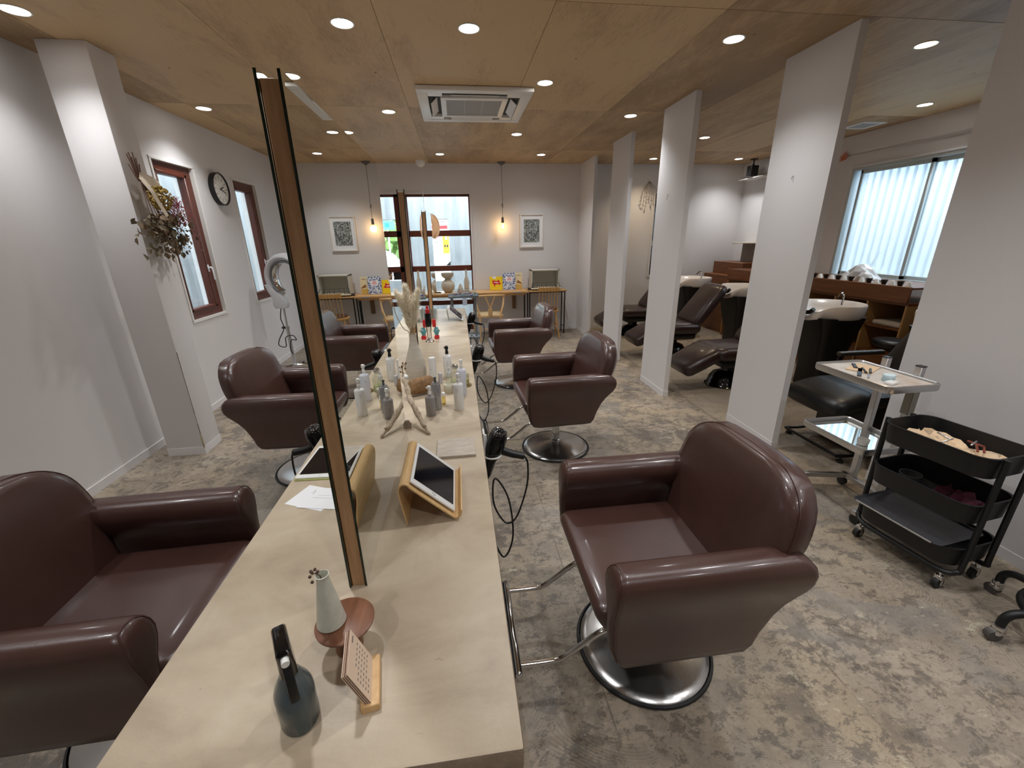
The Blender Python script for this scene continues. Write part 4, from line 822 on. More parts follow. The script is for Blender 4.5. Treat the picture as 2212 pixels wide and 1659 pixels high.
obj('stay', B().cyl((.22, -.13, .12), (.25, -.2, .04), .004, n=6).cyl((-.22, -.13, .12), (-.25, -.2, .04), .004, n=6), STEEL_BLK, t)
obj('hinge_block', B().rbox(-.31, -.14, -.16, -.131, -.0, .04, .003, 1), mat('dark_box', S(66, 60, 54), .5), t)
random.seed(9); SHELLC = mat('seashell', S(216, 200, 176), .6, var=(30, S(176, 150, 124), 4))
for k in range(9):
    b = B(); b.lathe([(.001, 0), (.014, .005), (.02, .012), (.014, .019), (.004, .026)], 9)
    o = tag(obj('seashell', b, SHELLC, None, 50, (1.48-.16+k*.04, 7.19+random.uniform(-.02, .02), .788), random.uniform(0, 6)), 'pale seashell lying in the open grey display case', 'shell', 'shells in the display case')
# books
def book(label, x, w_, h_, th, m, lean, y=7.30):
    t = thing('book', label, 'book', (x, y, .766), 0, 'picture books on the desk'); M = T(0, 0, 0, rx=-lean)
    obj('cover', B().rbox(-w_/2, w_/2, -th, 0, .001, h_, .001, 1, M=M), m, t); obj('pages', B().box(-w_/2+.004, w_/2+.0006, -th+.0022, -.002, .003, h_+.0006, M=M), PAPER, t, 0); return t, M, th
def flat(t, M, th, poly, m, nm='cover_print', d=.0006):
    b = B(); b.add([(x, -th-d, z) for x, z in poly], [tuple(range(len(poly)))], M=M); obj(nm, b, m, t, 0)
t, M, th = book('yellow picture book with a red creature on its cover', .648, .222, .226, .012, YEL, .14)
flat(t, M, th, [(-.07, .16), (-.05, .165), (.02, .15), (.03, .17), (.055, .165), (.06, .13), (.085, .1), (.06, .09), (.01, .1), (-.02, .085), (-.03, .035), (-.04, .085), (-.06, .11)], RED)
flat(t, M, th, [(-.045, .14), (.02, .13), (.05, .12), (.02, .115), (-.02, .122)], SWH, d=.0009); flat(t, M, th, [(-.06, .19), (.0, .19), (.0, .226), (-.06, .226)], SWH)
pat = bpy.data.materials.new('blue_pattern_cover'); pat.use_nodes = True; nt = pat.node_tree; tcn = _n(nt, 'ShaderNodeTexCoord'); vn = _n(nt, 'ShaderNodeTexNoise'); vn.inputs['Scale'].default_value = 45; vn.inputs['Detail'].default_value = 4; cr = _n(nt, 'ShaderNodeValToRGB')
cr.color_ramp.interpolation = 'CONSTANT'; cr.color_ramp.elements[0].color = (*S(60, 66, 96), 1); cr.color_ramp.elements[1].position = .5; cr.color_ramp.elements[1].color = (*S(226, 230, 238), 1); k = cr.color_ramp.elements.new(.43); k.color = (*S(130, 150, 196), 1)
nt.links.new(tcn.outputs['Object'], vn.inputs['Vector']); nt.links.new(vn.outputs['Fac'], cr.inputs[0]); nt.links.new(cr.outputs[0], nt.nodes['Principled BSDF'].inputs['Base Color'])
t, M, th = book('blue and white patterned picture book with a white title label', .872, .22, .284, .018, pat, .14, 7.285)
flat(t, M, th, [(-.06, .14), (.06, .14), (.06, .22), (-.06, .22)], SWH); 
for k in range(3): flat(t, M, th, [(-.04+.006*k, .16+.018*k), (.04-.004*k, .16+.018*k), (.04-.004*k, .168+.018*k), (-.04+.006*k, .168+.018*k)], RED, 'title', .001)
t, M, th = book('cream picture book with brown drawing right of the patterned one', 1.04, .13, .28, .012, mat('cream_cover', S(238, 222, 180), .5), .12, 7.31)
flat(t, M, th, [(-.03, .11), (.06, .09), (.06, .1), (.03, .13), (.0, .15), (-.02, .16)], mat('brown_print', S(150, 104, 60), .6)); flat(t, M, th, [(-.06, .0), (.06, .0), (.06, .08), (-.06, .09)], mat('mustard_print', S(214, 176, 90), .6)); flat(t, M, th, [(-.03, .235), (.04, .235), (.04, .243), (-.03, .243)], INK, 'title')
# vases on the desk before the window
def vase(label, prof, x, y, m=CLAY): return tag(obj('sculpted_vase', B().lathe(prof, 32, cap0=False, cap1=False), m, None, 50, (x, y, .766)), label, 'vase', 'clay vases on the window desk')
vase('clay vase of two stacked round bowls with a flat mouth', [(0, 0), (.055, 0), (.07, .01), (.105, .06), (.114, .11), (.105, .155), (.07, .195), (.047, .21), (.046, .228), (.07, .24), (.098, .265), (.103, .30), (.103, .318), (.097, .318), (.095, .29)], -.176, 7.2)
vase('slim clay bottle vase at the right side of the back window', [(0, 0), (.04, 0), (.041, .01), (.041, .16), (.034, .21), (.018, .255), (.015, .28), (.015, .365), (.011, .365), (.011, .3)], .135, 7.2)
vase('low clay cone vase between the bottle vase and the bowl vase', [(0, 0), (.06, 0), (.062, .008), (.03, .10), (.014, .14), (.01, .14)], .03, 7.12)
vase('slim clay bottle vase seen left of the far mirror', [(0, 0), (.05, 0), (.052, .01), (.052, .16), (.044, .21), (.02, .26), (.017, .28), (.017, .36), (.013, .36), (.013, .3)], -.66, 7.18)
o = tag(obj('black_clip', B().loft([rrect(-.05, .05, -.012, .012, 0, .006), rrect(-.045, .02, -.009, .009, .02, .006)]), BLACK, None, 40, (-.33, 7.13, .766), -.3), 'small black object lying left of the bowl vase', 'clip')
# framed print
t = thing('picture_frame', 'white framed black and white print on the back wall', 'picture', (1.292, YB-.001, 1.724))
b = B(); w_, h_, f_ = .205, .27, .022
for q in ((-w_, w_, h_-f_, h_), (-w_, w_, -h_, -h_+f_), (-w_, -w_+f_, -h_+f_, h_-f_), (w_-f_, w_, -h_+f_, h_-f_)): b.rbox(q[0], q[1], -.03, 0, q[2], q[3], .003, 1)
obj('frame', b, mat('frame_white', S(226, 222, 216), .4), t); obj('mount', B().box(-w_+f_, w_-f_, -.012, -.004, -h_+f_, h_-f_), PAPER, t, 0)
art = bpy.data.materials.new('scribble_print'); art.use_nodes = True; nt = art.node_tree; tcn = _n(nt, 'ShaderNodeTexCoord'); n1 = _n(nt, 'ShaderNodeTexVoronoi'); n1.inputs['Scale'].default_value = 75; n0 = _n(nt, 'ShaderNodeTexNoise'); n0.inputs['Scale'].default_value = 30; vm = _n(nt, 'ShaderNodeVectorMath', operation='MULTIPLY_ADD'); vm.inputs[1].default_value = (.03, .03, .03)
nt.links.new(tcn.outputs['Object'], n0.inputs['Vector']); nt.links.new(n0.outputs['Color'], vm.inputs[0]); nt.links.new(tcn.outputs['Object'], vm.inputs[2]); nt.links.new(vm.outputs[0], n1.inputs['Vector']); cr = _n(nt, 'ShaderNodeValToRGB'); cr.color_ramp.interpolation = 'CONSTANT'
for p, g in ((.28, .16), (.45, .42), (.62, .26), (.78, .62)): q = cr.color_ramp.elements.new(p); q.color = (g*.94, g, g*.97, 1)
cr.color_ramp.elements[0].color = (.03, .033, .033, 1); cr.color_ramp.elements[-1].color = (.7, .72, .7, 1)
nt.links.new(n1.outputs['Color'], cr.inputs[0]); nt.links.new(cr.outputs[0], nt.nodes['Principled BSDF'].inputs['Base Color'])
obj('print', B().box(-.135, .135, -.0135, -.0115, -.184, .184), art, t, 0)

# wishbone chair and spindle chair
t = thing('wishbone_chair', 'pale wooden armchair with a forked back splat at the desk', 'chair', (.475, 6.93, 0), .05)
W = OAK_V; tb = lambda p, r, n=10, k=5: B().tube(smooth_path(p, k), r, n)
obj('top_rail', tb([(-.255, .16, .66), (-.262, .02, .705), (-.24, -.14, .735), (-.14, -.235, .75), (0, -.262, .755), (.14, -.235, .75), (.24, -.14, .735), (.262, .02, .705), (.255, .16, .66)], .0155), W, t)
for s in (-1, 1):
    obj('leg', tb([(s*.17, -.19, 0), (s*.172, -.205, .25), (s*.175, -.215, .44), (s*.215, -.19, .58), (s*.24, -.13, .735)], [.012]*6+[.017]*10+[.015]*5), W, t)
    obj('leg', tb([(s*.225, .22, 0), (s*.232, .21, .25), (s*.225, .19, .45)], .016), W, t)
    obj('side_rail', B().rbox(s*.205-.013, s*.205+.013, -.2, .2, .395, .425, .006), W, t)
    obj('stretcher', B().cyl((s*.178, -.2, .28), (s*.23, .2, .28), .010, n=8), W, t)
obj('splat', B().tube(smooth_path([(0, -.222, .43), (0, -.235, .53), (-.035, -.245, .63), (-.075, -.255, .745)], 4), .013, 8).tube(smooth_path([(0, -.235, .53), (.035, -.245, .63), (.075, -.255, .745)], 4), .013, 8).rbox(-.035, .035, -.228, -.212, .42, .54, .006), W, t)
for y, wd in ((-.205, .175), (.195, .225)): obj('seat_rail', B().rbox(-wd, wd, y-.013, y+.013, .40, .428, .006), W, t)
CORD_SEAT = mat('paper_cord_seat', S(212, 188, 146), .8, bump=(160, .5), stretch=(1, 6, 1))
obj('woven_seat', B().loft([[(-.18, -.2, .412), (.18, -.2, .412), (.225, .2, .42), (-.225, .2, .42)], [(-.18, -.2, .433), (.18, -.2, .433), (.225, .2, .438), (-.225, .2, .438)]]), CORD_SEAT, t)
obj('stretcher', B().cyl((-.178, -.2, .2), (.178, -.2, .2), .010, n=8), W, t)
t = thing('spindle_chair', 'light wooden spindle back chair with a round dark cushion by the side table', 'chair', (1.46, 6.93, 0), -.06)
HONEY = mat('honey_wood', S(206, 160, 96), .42, var=(8, S(186, 138, 78), 4), stretch=(6, 6, .8))
obj('seat', B().lathe([(0, .425), (.19, .425), (.205, .435), (.205, .455), (.19, .462), (0, .462)], 30, cap0=False, cap1=False, sy=.98), HONEY, t)
obj('cushion', B().lathe([(0, .462), (.17, .462), (.182, .472), (.175, .488), (.12, .498), (0, .5)], 28, cap0=False, cap1=False), mat('cushion_brown', S(86, 58, 46), .6), t)
obj('crest_rail', B().loft([[(x, -.24-.03*(1-(x/.17)**2)+dy, z) for dy, z in ((0, .79), (.018, .79), (.018, .85), (0, .85))] for x in [-.17+.34*k/12 for k in range(13)]]), HONEY, t)
for k in range(7):
    u = (k-3)/3; obj('spindle', B().tube([(u*.15, -.165-.02*(1-u*u), .46), (u*.15, -.235-.03*(1-u*u)+.009, .80)], .0065, 8), HONEY, t)
for sx in (-1, 1):
    for sy in (-1, 1): obj('leg', B().tube([(sx*.13, sy*.12, .43), (sx*.20, sy*.19, 0)], [.015, .011], 10), HONEY, t)
obj('stretcher', B().cyl((-.165, -.155, .2), (-.165, .155, .2), .008, n=8).cyl((.165, -.155, .2), (.165, .155, .2), .008, n=8).cyl((-.165, 0, .2), (.165, 0, .2), .008, n=8), HONEY, t)

# tray trolley standing beyond the far end of the counter
STEELG = mat('grey_painted_steel', S(150, 156, 160), .4, .5)
t = thing('tool_trolley', 'grey metal tray trolley with coloured clips beyond the far counter end', 'trolley', (.06, 5.62, 0))
obj('tray', B().loft([rrect(-.20, .19, -.15, .15, .885, .02), rrect(-.205, .195, -.155, .155, .912, .02)], True, False), STEELG, t)
for x in (-.16, .15): obj('post', B().rbox(x-.018, x+.018, .02, .05, .06, .885, .004), STEELG, t)
obj('lower_tray', B().loft([rrect(-.2, .19, -.15, .15, .34, .02), rrect(-.205, .195, -.155, .155, .365, .02)], True, False), STEELG, t)
for s in (-1, 1): obj('foot', B().rbox(s*.17-.015-.005, s*.17+.015-.005, -.17, .2, .045, .07, .004), STEELG, t)
for sx in (-.175, .165):
    for y in (-.15, .18): obj('caster', B().cyl((sx-.01, y, .023), (sx+.01, y, .023), .022, n=14), RUBBER, t)
t2 = thing('clip_box', 'clear acrylic box of coloured hair clips on the far tray trolley', 'box', (.06, 5.60, .889))
obj('case', B().loft([rrect(-.15, .17, -.1, .1, 0, .01), rrect(-.135, .165, -.08, .1, .09, .01)]), ACRYL, t2)
random.seed(31); cols = [plain('clip_%d' % i, c, .5) for i, c in enumerate(((90, 170, 150), (230, 120, 130), (70, 110, 190), (236, 236, 240), (170, 210, 190), (226, 170, 190)))]
CN = ('teal', 'coral', 'blue', 'white', 'mint', 'pink')
for k in range(24):
    tag(obj('hair_clip', B().rbox(-.022, .022, -.006, .006, 0, .012, .003, 1), cols[k % 6], None, 40, (.06-.12+.011*k, 5.60+random.uniform(-.06, .05), .894+.014*(k % 4)), random.uniform(0, 3)), 'small %s hair clip in the acrylic box on the far trolley' % CN[k % 6], 'hair clip', 'clips in the acrylic box')
tag(obj('price_tag', B().box(-.03, .03, -.001, .001, -.09, 0), mat('tag_card', S(206, 214, 230), .6), None, 0, (.068, 5.455, .885), .2), 'small pale tag hanging from the far tray trolley', 'tag')

# ------------------------------------------------------------------ left wall things
t = thing('wall_clock', 'round white wall clock with a thick black rim between the windows', 'clock', (XL, 5.325, 2.165))
Rx = T(ry=PI/2)
obj('rim', B().lathe([(0, 0), (.163, 0), (.165, .004), (.165, .05), (.158, .053), (.153, .05), (.152, .038)], 44, cap0=False, cap1=False, M=Rx), BLACK, t)
obj('face', B().lathe([(0, .036), (.153, .036)], 44, cap0=False, cap1=False, M=Rx), mat('clock_face', S(238, 236, 230), .5), t)
for k in range(12):
    a = 2*PI*k/12; obj('hour_mark', B().box(.0362, .037, -.0035, .0035, .092, .125 if k % 3 else .132, M=Matrix.Rotation(a, 4, 'X')), mat('clock_mark', S(120, 112, 104), .6), t, 0)
for nm, a, ln, wd in (('hour_hand', 1.16, .065, .0055), ('minute_hand', 1.92, .105, .004)): obj(nm, B().box(.039, .041, -wd, wd, -.015, ln, M=Matrix.Rotation(-a, 4, 'X')), BLACK, t, 0)
obj('pivot', B().lathe([(0, .038), (.009, .038), (.009, .043), (0, .043)], 14, cap0=False, cap1=False, M=Rx), BLACK, t)
# dried bouquet hanging on the pillar
t = thing('dried_bouquet', 'dried flower bouquet with a cream ribbon hanging upside down on the pillar', 'bouquet', (-2.105, 3.40, 2.05))
random.seed(17); STEMB = mat('twig_brown', S(92, 62, 46), .8)
for k in range(9):
    a = random.uniform(-1, 1); c = random.uniform(-1, 1)
    obj('stem', B().tube([(.06+c*.01, -.10+a*.012, -.05), (.05+c*.035, -.115+a*.04, .07+random.uniform(-.02, .05))], .0032, 5), STEMB, t)
    obj('stem', B().tube([(.06, -.09, -.05), (.08+random.uniform(0, .10), -.04+random.uniform(-.16, .16), -.35-random.uniform(0, .12))], .0022, 5), STEMB, t)
RIB = mat('cream_ribbon', S(226, 212, 192), .6)
def ribbon(pts, wd, axis):
    P = smooth_path(pts, 5); ax = Vector(axis); return B().loft([[tuple(Vector(p)-ax*wd), tuple(Vector(p)+ax*wd), tuple(Vector(p)+ax*wd+Vector((.002, 0, 0))), tuple(Vector(p)-ax*wd+Vector((.002, 0, 0)))] for p in P])
obj('ribbon', ribbon([(.08, -.12, -.02), (.11, -.08, -.05), (.12, -.03, -.075), (.10, .02, -.06), (.08, -.02, -.03), (.07, -.09, -.02)], .024, (0, .25, .95)), RIB, t)
obj('ribbon', ribbon([(.09, -.13, -.03), (.14, -.14, -.11), (.16, -.13, -.19), (.17, -.10, -.265), (.17, -.08, -.30)], .020, (0, .9, .2)), RIB, t)
random.seed(3); b = B()
for k in range(230):
    a, e_ = random.uniform(0, 2*PI), random.uniform(-1.4, 1.4); r = .078*random.uniform(.75, 1.05); b.ball((.12+r*math.cos(a)*math.cos(e_)*.8, -.035+r*math.sin(a)*math.cos(e_), -.15+r*math.sin(e_)*.95), random.uniform(.006, .011), 5, 4)
obj('yellow_flowers', b, mat('dried_yellow', S(190, 164, 96), .85, var=(40, S(150, 122, 62), 3)), t, 0)
b = B()
for k in range(520):
    a, e_ = random.uniform(0, 2*PI), random.uniform(-1.4, 1.4); r = .085*random.uniform(.3, 1.1); p = Vector((.14+r*math.cos(a)*math.cos(e_)*.9, .075+r*math.sin(a)*math.cos(e_), -.225+r*math.sin(e_)*1.1)); q = p+Vector((random.uniform(-1, 1), random.uniform(-1, 1), random.uniform(-1, 1)))*.018
    c = Vector((.0011, .0011, .0)); b.add([p-c, p+c, q], [(0, 1, 2)]); b.ball(tuple(q), .0038, 4, 3)
obj('pink_flowers', b, mat('dried_pink', S(176, 88, 94), .85), t, 0)
lf = B().add([(0, 0, 0), (.008, .009, .003), (.02, .011, .004), (.034, 0, -.002), (.02, -.011, .004), (.008, -.009, .003)], [(0, 1, 2, 3), (0, 3, 4, 5)])
LEAF1 = mat('dried_leaf_olive', S(112, 102, 82), .8); LEAF2 = mat('dried_leaf_brown', S(132, 112, 88), .8)
srcs = None
for k in range(290):
    u = random.random()**1.4
    x = .04+random.uniform(0, .15)*(1-.4*u); y = -.045+random.gauss(0, .075)*(1+.3*u); z = -.22-.26*u-random.uniform(0, .05)
    if k > 240: y = random.uniform(.06, .24); z = random.uniform(-.50, -.28)
    if k < 6: x, y, z = .06, -.23-.01*k, -.30-.02*k
    M = T(x, y, z, rx=random.uniform(-1, 1), ry=random.uniform(.2, 1.9), rz=random.uniform(0, 6.28)) @ Matrix.Scale(random.uniform(1.0, 1.65)*(.6 if k > 240 else 1), 4)
    if not srcs: srcs = [obj('leaf', lf, LEAF1, t, 0), obj('leaf', lf, LEAF2, t, 0)]; srcs[0].matrix_local = M; srcs[1].matrix_local = M @ T(.01, 0, 0)
    else: inst(srcs[k % 2], 'leaf', t, M)
# long handled hood steamer
t = thing('hair_steamer', 'grey ring shaped hair processor on a chrome wheeled stand by the left wall', 'hair processor', (-2.20, 5.55, 0))
GREYP = mat('pale_grey_plastic', S(190, 190, 192), .35); GREYD = mat('dark_grey_plastic', S(112, 112, 116), .4)
for k in range(5):
    a = 2*PI*k/5+.3; o = obj('leg', B().tube([(0, 0, .085), (.13*math.cos(a), .13*math.sin(a), .075), (.28*math.cos(a), .28*math.sin(a), .055)], [.02, .017, .012], 8), CHROME, t)
    obj('caster', B().cyl((.28*math.cos(a)-.012, .28*math.sin(a), .026), (.28*math.cos(a)+.012, .28*math.sin(a), .026), .025, n=14), RUBBER, o)
obj('pole', B().lathe([(.04, .07), (.03, .1), (.022, .11), (.022, .56), (.028, .565), (.028, .60)], 18), ALU, t)
obj('inner_pole', B().cyl((0, 0, .60), (0, 0, .85), .014, n=14), CHROME, t); obj('clamp_knob', B().cyl((0, 0, .58), (-.06, -.02, .585), .014, n=10), BLACK, t)
obj('cable', B().tube(smooth_path([(-.03, 0, .83), (-.05, -.02, .70), (-.03, -.03, .58), (-.11, -.03, .44), (-.13, -.03, .36), (-.05, -.03, .34), (-.03, -.03, .46), (.06, -.03, .48), (.09, -.03, .42), (.03, -.03, .42), (.0, -.03, .30), (.02, -.03, .24)], 6), .006, 6), BLACK, t)
M = T(.13, -.02, 1.19, rz=-.35)
def arc(R, r0, wy, a0, a1, n=26): return [[((R+dr)*math.cos(a), wy*dy, (R+dr)*math.sin(a)) for dr, dy in [(r0*math.cos(q), math.sin(q)) for q in [2*PI*j/12 for j in range(12)]]] for a in [a0+(a1-a0)*i/n for i in range(n+1)]]
obj('hood_ring', B().loft(arc(.25, .05, .085, -.5, 4.05), M=M), GREYP, t)
obj('heater_band', B().loft(arc(.20, .012, .075, -.45, 4.0), M=M), GREYD, t); obj('inner_band', B().loft(arc(.188, .006, .05, -.45, 4.0), M=M), CHROME, t)
obj('arm_housing', B().loft([rrect(-.08, .06, -.05, .05, .83, .02), rrect(-.10, .07, -.055, .055, .87, .02), rrect(-.09, .04, -.055, .055, .95, .02), rrect(-.13, -.03, -.05, .05, 1.03, .02), rrect(-.16, -.10, -.04, .04, 1.12, .015)]), GREYP, t)

# ------------------------------------------------------------------ shampoo area
# shelf unit under the frosted window
t = thing('towel_cabinet', 'long brown plywood towel shelf under the frosted window', 'cabinet', (4.72, 5.05, 0)); y0, y1 = -1.45, 1.45
obj('top_band', B().rbox(-.33, -.305, y0, y1, .925, 1.085, .004, 1), BROWN_PLY, t); obj('top_board', B().box(-.305, .29, y0, y1, 1.06, 1.08).box(-.305, .29, y0, y1, .90, .925), BROWN_PLY, t, 0)
for k in range(8):
    yy = y0+.01+k*(y1-y0-.02)/7; obj('divider', B().box(-.31, .27, yy-.009, yy+.009, .02, .90), mat('ply_edge', S(190, 150, 100), .5), t, 0)
for z in (.02, .36, .64): obj('shelf', B().box(-.29, .27, y0+.01, y1-.01, z, z+.018), BROWN_PLY, t, 0)
obj('back_panel', B().box(.27, .285, y0, y1, 0, .90), BROWN_PLY, t, 0); obj('kick_board', B().box(-.30, -.28, y0, y1, 0, .36), BROWN_PLY, t, 0)
t = thing('end_cabinet', 'small brown plywood box cabinet at the near end of the towel shelf', 'cabinet', (4.72, 3.30, 0)); obj('body', B().rbox(-.25, .29, -.25, .24, 0, 1.04, .004, 1), BROWN_PLY, t); obj('door', B().rbox(-.27, -.252, -.24, .23, .06, 1.03, .003, 1), BROWN_PLY, t)
t = thing('back_cabinet', 'brown plywood cabinet in the far right corner with a slim shelf above', 'cabinet', (4.78, 6.92, 0)); obj('body', B().rbox(-.30, .27, -.40, .40, 0, .96, .004, 1), BROWN_PLY, t); obj('upper_box', B().rbox(-.14, .27, -.40, .40, .96, 1.16, .004, 1), BROWN_PLY, t)
t = thing('wall_shelf', 'thin cream wall shelf above the corner cabinet', 'shelf', (4.98, 6.6, 1.46)); obj('board', B().rbox(-.16, .098, -.55, .55, 0, .02, .003, 1), mat('shelf_cream', S(216, 206, 190), .5), t); obj('panel', B().box(.02, .098, -.5, .5, -.30, 0), mat('shelf_grey', S(130, 124, 116), .6), t, 0)
random.seed(41)
for k in range(14):
    wht = k % 2 == 0; yy = 3.68+k*.085+(.05 if k > 6 else 0)
    nm = 'white' if wht else 'black'
    tag(obj('tint_bowl', B().lathe([(.026, 0), (.03, .004), (.016, .045), (.012, .05)] if wht else [(.018, 0), (.03, .045), (.032, .05), (.028, .05), (.016, .006)], 14, cap1=wht), WHITE if wht else BLACK, None, 40, (4.45, yy, 1.0805)), '%s tint cup in the row on the edge of the towel shelf' % nm, 'cup', '%s tint cups on the towel shelf' % nm)
# stack of things on the towel shelf top
b = B(); random.seed(6); rings = []
for i in range(9):
    r = .17*math.sin(PI*(i+.6)/10); rings.append([(.10*math.cos(a)*(.6+.5*random.random()), -.2+i*.05+.015*random.random(), max(.0, .16*r/.17*math.sin(a)*(.8+.4*random.random()))) for a in [PI*j/9 for j in range(10)]])
tag(obj('plastic_bag', b.loft(rings), mat('crumpled_plastic', S(226, 230, 234), .25), None, 0, (4.62, 4.36, 1.081)), 'crumpled white plastic bag on top of the towel shelf', 'bag')
for k, y in enumerate((3.816, 4.227, 5.461)):
    tag(obj('folded_towel', B().rbox(-.16, .16, -.15, .15, 0, .05, .018, 3), mat('towel_white', S(206, 198, 190), .9, bump=(200, .3)), None, 50, (4.62, y, .659)), ('folded pale towel on the shelf nearest the partition wall', 'folded pale towel in the middle cubby behind the shampoo bowl', 'folded pale towel in a far cubby beyond the nearest slab')[k], 'towel', 'towels on the shelf')
# shampoo chairs
def shampoo_chair(label, loc, m, rz=0.0):
    t = thing('shampoo_chair', label, 'chair', loc, rz, 'reclining shampoo chairs')
    obj('base', B().lathe([(0, 0), (.20, 0), (.205, .012), (.185, .03), (.175, .08), (.14, .14), (.07, .17), (.06, .30)], 28, cap0=False, sx=1.15), BLACKG, t)
    obj('mechanism', B().rbox(-.2, .25, -.2, .2, .24, .34, .03), BLACK, t)
    obj('seat', B().loft([rrect(-.27, .27, -.25, .25, .34, .07), rrect(-.30, .29, -.27, .27, .37, .08), rrect(-.31, .29, -.275, .275, .42, .08), rrect(-.29, .28, -.26, .26, .46, .08), rrect(-.22, .22, -.2, .2, .475, .07)]), m, t, 60)
    def pad(p0, p1, th, w0, w1, nm):
        P0, P1 = Vector(p0), Vector(p1); d = (P1-P0).normalized(); n_ = Vector((-d.z, 0, d.x)); L = (P1-P0).length; rings = []
        for i, (u, s, ww) in enumerate(((0, .55, .82), (.04, .85, .94), (.14, 1, 1), (.5, 1.05, 1), (.86, 1, 1), (.96, .85, .94), (1, .5, .8))):
            c = P0+d*L*u; wd = (w0+(w1-w0)*u)*ww; r = []
            for a in [2*PI*j/24 for j in range(24)]:
                ca, sa = math.cos(a), math.sin(a); ex = math.copysign(abs(ca)**.45, ca)*wd; ez = math.copysign(abs(sa)**.7, sa)*th*.5*s; q = c+n_*ez; r.append((q.x, q.y+ex, q.z))
            rings.append(r)
        return obj(nm, B().loft(rings), m, t, 60)
    pad((.20, 0, .44), (.58, 0, .95), .15, .28, .25, 'backrest'); pad((-.24, 0, .42), (-.62, 0, .22), .16, .25, .235, 'leg_rest')
    return t
def shampoo_bowl(label, loc, rz=0.0):
    t = thing('shampoo_bowl', label, 'basin', loc, rz, 'shampoo basins behind the chairs')
    rings = []
    for z, sx, sy, neck in ((.80, .24, .25, 0), (.805, .285, .29, 0), (.83, .30, .305, .03), (.93, .31, .315, .06), (.942, .305, .31, .065), (.937, .28, .285, .06), (.88, .24, .25, .03), (.80, .17, .18, 0), (.77, .06, .06, 0)):
        r = []
        for a in [2*PI*j/32 for j in range(32)]:
            dip = max(0, math.cos(a-PI))**6; r.append((sx*math.cos(a)*(1 if math.cos(a) > 0 else .9), sy*math.sin(a), z-(dip*neck*1.9)))
        rings.append(r)
    obj('bowl', B().loft(rings, True, True), mat('bowl_white', S(228, 220, 214), .25), t, 60)
    obj('neck_rest', B().tube(smooth_path([(-.27, -.10, .90), (-.275, -.05, .862), (-.275, .05, .862), (-.27, .10, .90)], 4), .022, 10), BLACK, t)
    obj('pedestal', B().loft([rrect(-.12, .16, -.16, .16, 0, .05), rrect(-.12, .16, -.16, .16, .30, .05), rrect(-.19, .22, -.22, .22, .66, .06), rrect(-.24, .26, -.26, .26, .815, .10)]), BLACKV, t)
    obj('tap', B().tube(smooth_path([(.22, .08, .90), (.22, .08, 1.0), (.16, .05, 1.03), (.10, .03, .99)], 4), .011, 8), CHROME, t)
    return t
sc = shampoo_chair('dark brown shampoo chair between the two nearest slabs, leg rest in full view', (2.96, 4.12, 0), LEATHER_D)
dup(sc, (2.97, 5.45, 0), 0, 'dark brown shampoo chair in the second gap, its backrest beside a white basin')
dup(sc, (2.95, 6.80, 0), 0, 'farthest dark brown shampoo chair near the back wall, glimpsed between slabs')
sb = shampoo_bowl('white shampoo basin on a black stand seen between nearest slab and partition wall', (3.86, 3.92, -.03))
dup(sb, (3.93, 5.42, -.0), 0, 'white shampoo basin with black neck rest left of the nearest slab')
dup(sb, (3.90, 6.72, -.0), 0, 'farthest white shampoo basin half hidden behind a slab')
dup(sb, (4.02, 2.82, .03), 0, 'white shampoo basin almost hidden by the right partition wall')
# black treatment chair on a tube frame
t = thing('treatment_chair', 'black reclining chair on a tubular frame behind the white tray trolley', 'chair', (3.10, 2.62, 0), 0)
obj('seat', B().loft([rrect(-.25, .28, -.25, .25, .40, .07), rrect(-.28, .3, -.27, .27, .44, .08), rrect(-.27, .29, -.26, .26, .50, .08), rrect(-.2, .2, -.2, .2, .515, .07)]), BLACKV, t, 60)
def roll(nm, p0, p1, r, wy): 
    P0, P1 = Vector(p0), Vector(p1); d = (P1-P0).normalized(); n_ = Vector((-d.z, 0, d.x)); L = (P1-P0).length
    return obj(nm, B().loft([[tuple(P0+d*L*u+n_*(r*s*math.copysign(abs(math.sin(a))**.7, math.sin(a)))+Vector((0, wy*s2*math.copysign(abs(math.cos(a))**.4, math.cos(a)), 0))) for a in [2*PI*j/20 for j in range(20)]] for u, s, s2 in ((0, .5, .85), (.06, .9, .97), (.3, 1, 1), (.7, 1, 1), (.94, .9, .97), (1, .5, .85))]), BLACKV, t, 60)
roll('leg_rest', (-.20, 0, .47), (-.52, 0, .40), .075, .26); roll('backrest', (.26, 0, .50), (.52, 0, .86), .055, .24)
for s in (-1, 1):
    obj('armrest', B().rbox(-.02, .40, s*.32-.025, s*.32+.025, .64, .675, .012, 2), mat('worn_black_arm', S(70, 66, 60), .4), t)
    obj('arm_post', B().tube(smooth_path([(.0, s*.32, .64), (-.04, s*.3, .52), (-.02, s*.27, .42)], 4), .012, 8), STEEL_BLK, t)
    obj('frame_tube', B().tube(smooth_path([(.30, s*.22, .40), (.10, s*.24, .22), (-.20, s*.25, .06), (-.42, s*.25, .055)], 5), .012, 8), STEEL_BLK, t)
    obj('foot', B().lathe([(.022, 0), (.022, .018), (.008, .022), (.008, .055)], 14, c=(-.38, s*.25, 0)), RUBBER, t); obj('foot', B().lathe([(.022, 0), (.022, .018), (.008, .022), (.008, .2)], 14, c=(.3, s*.23, 0)), RUBBER, t)
obj('cross_tube', B().tube([(-.42, -.25, .055), (-.42, .25, .055)], .012, 8), STEEL_BLK, t); obj('base_box', B().rbox(-.22, .28, -.2, .2, .03, .40, .02), BLACK, t)
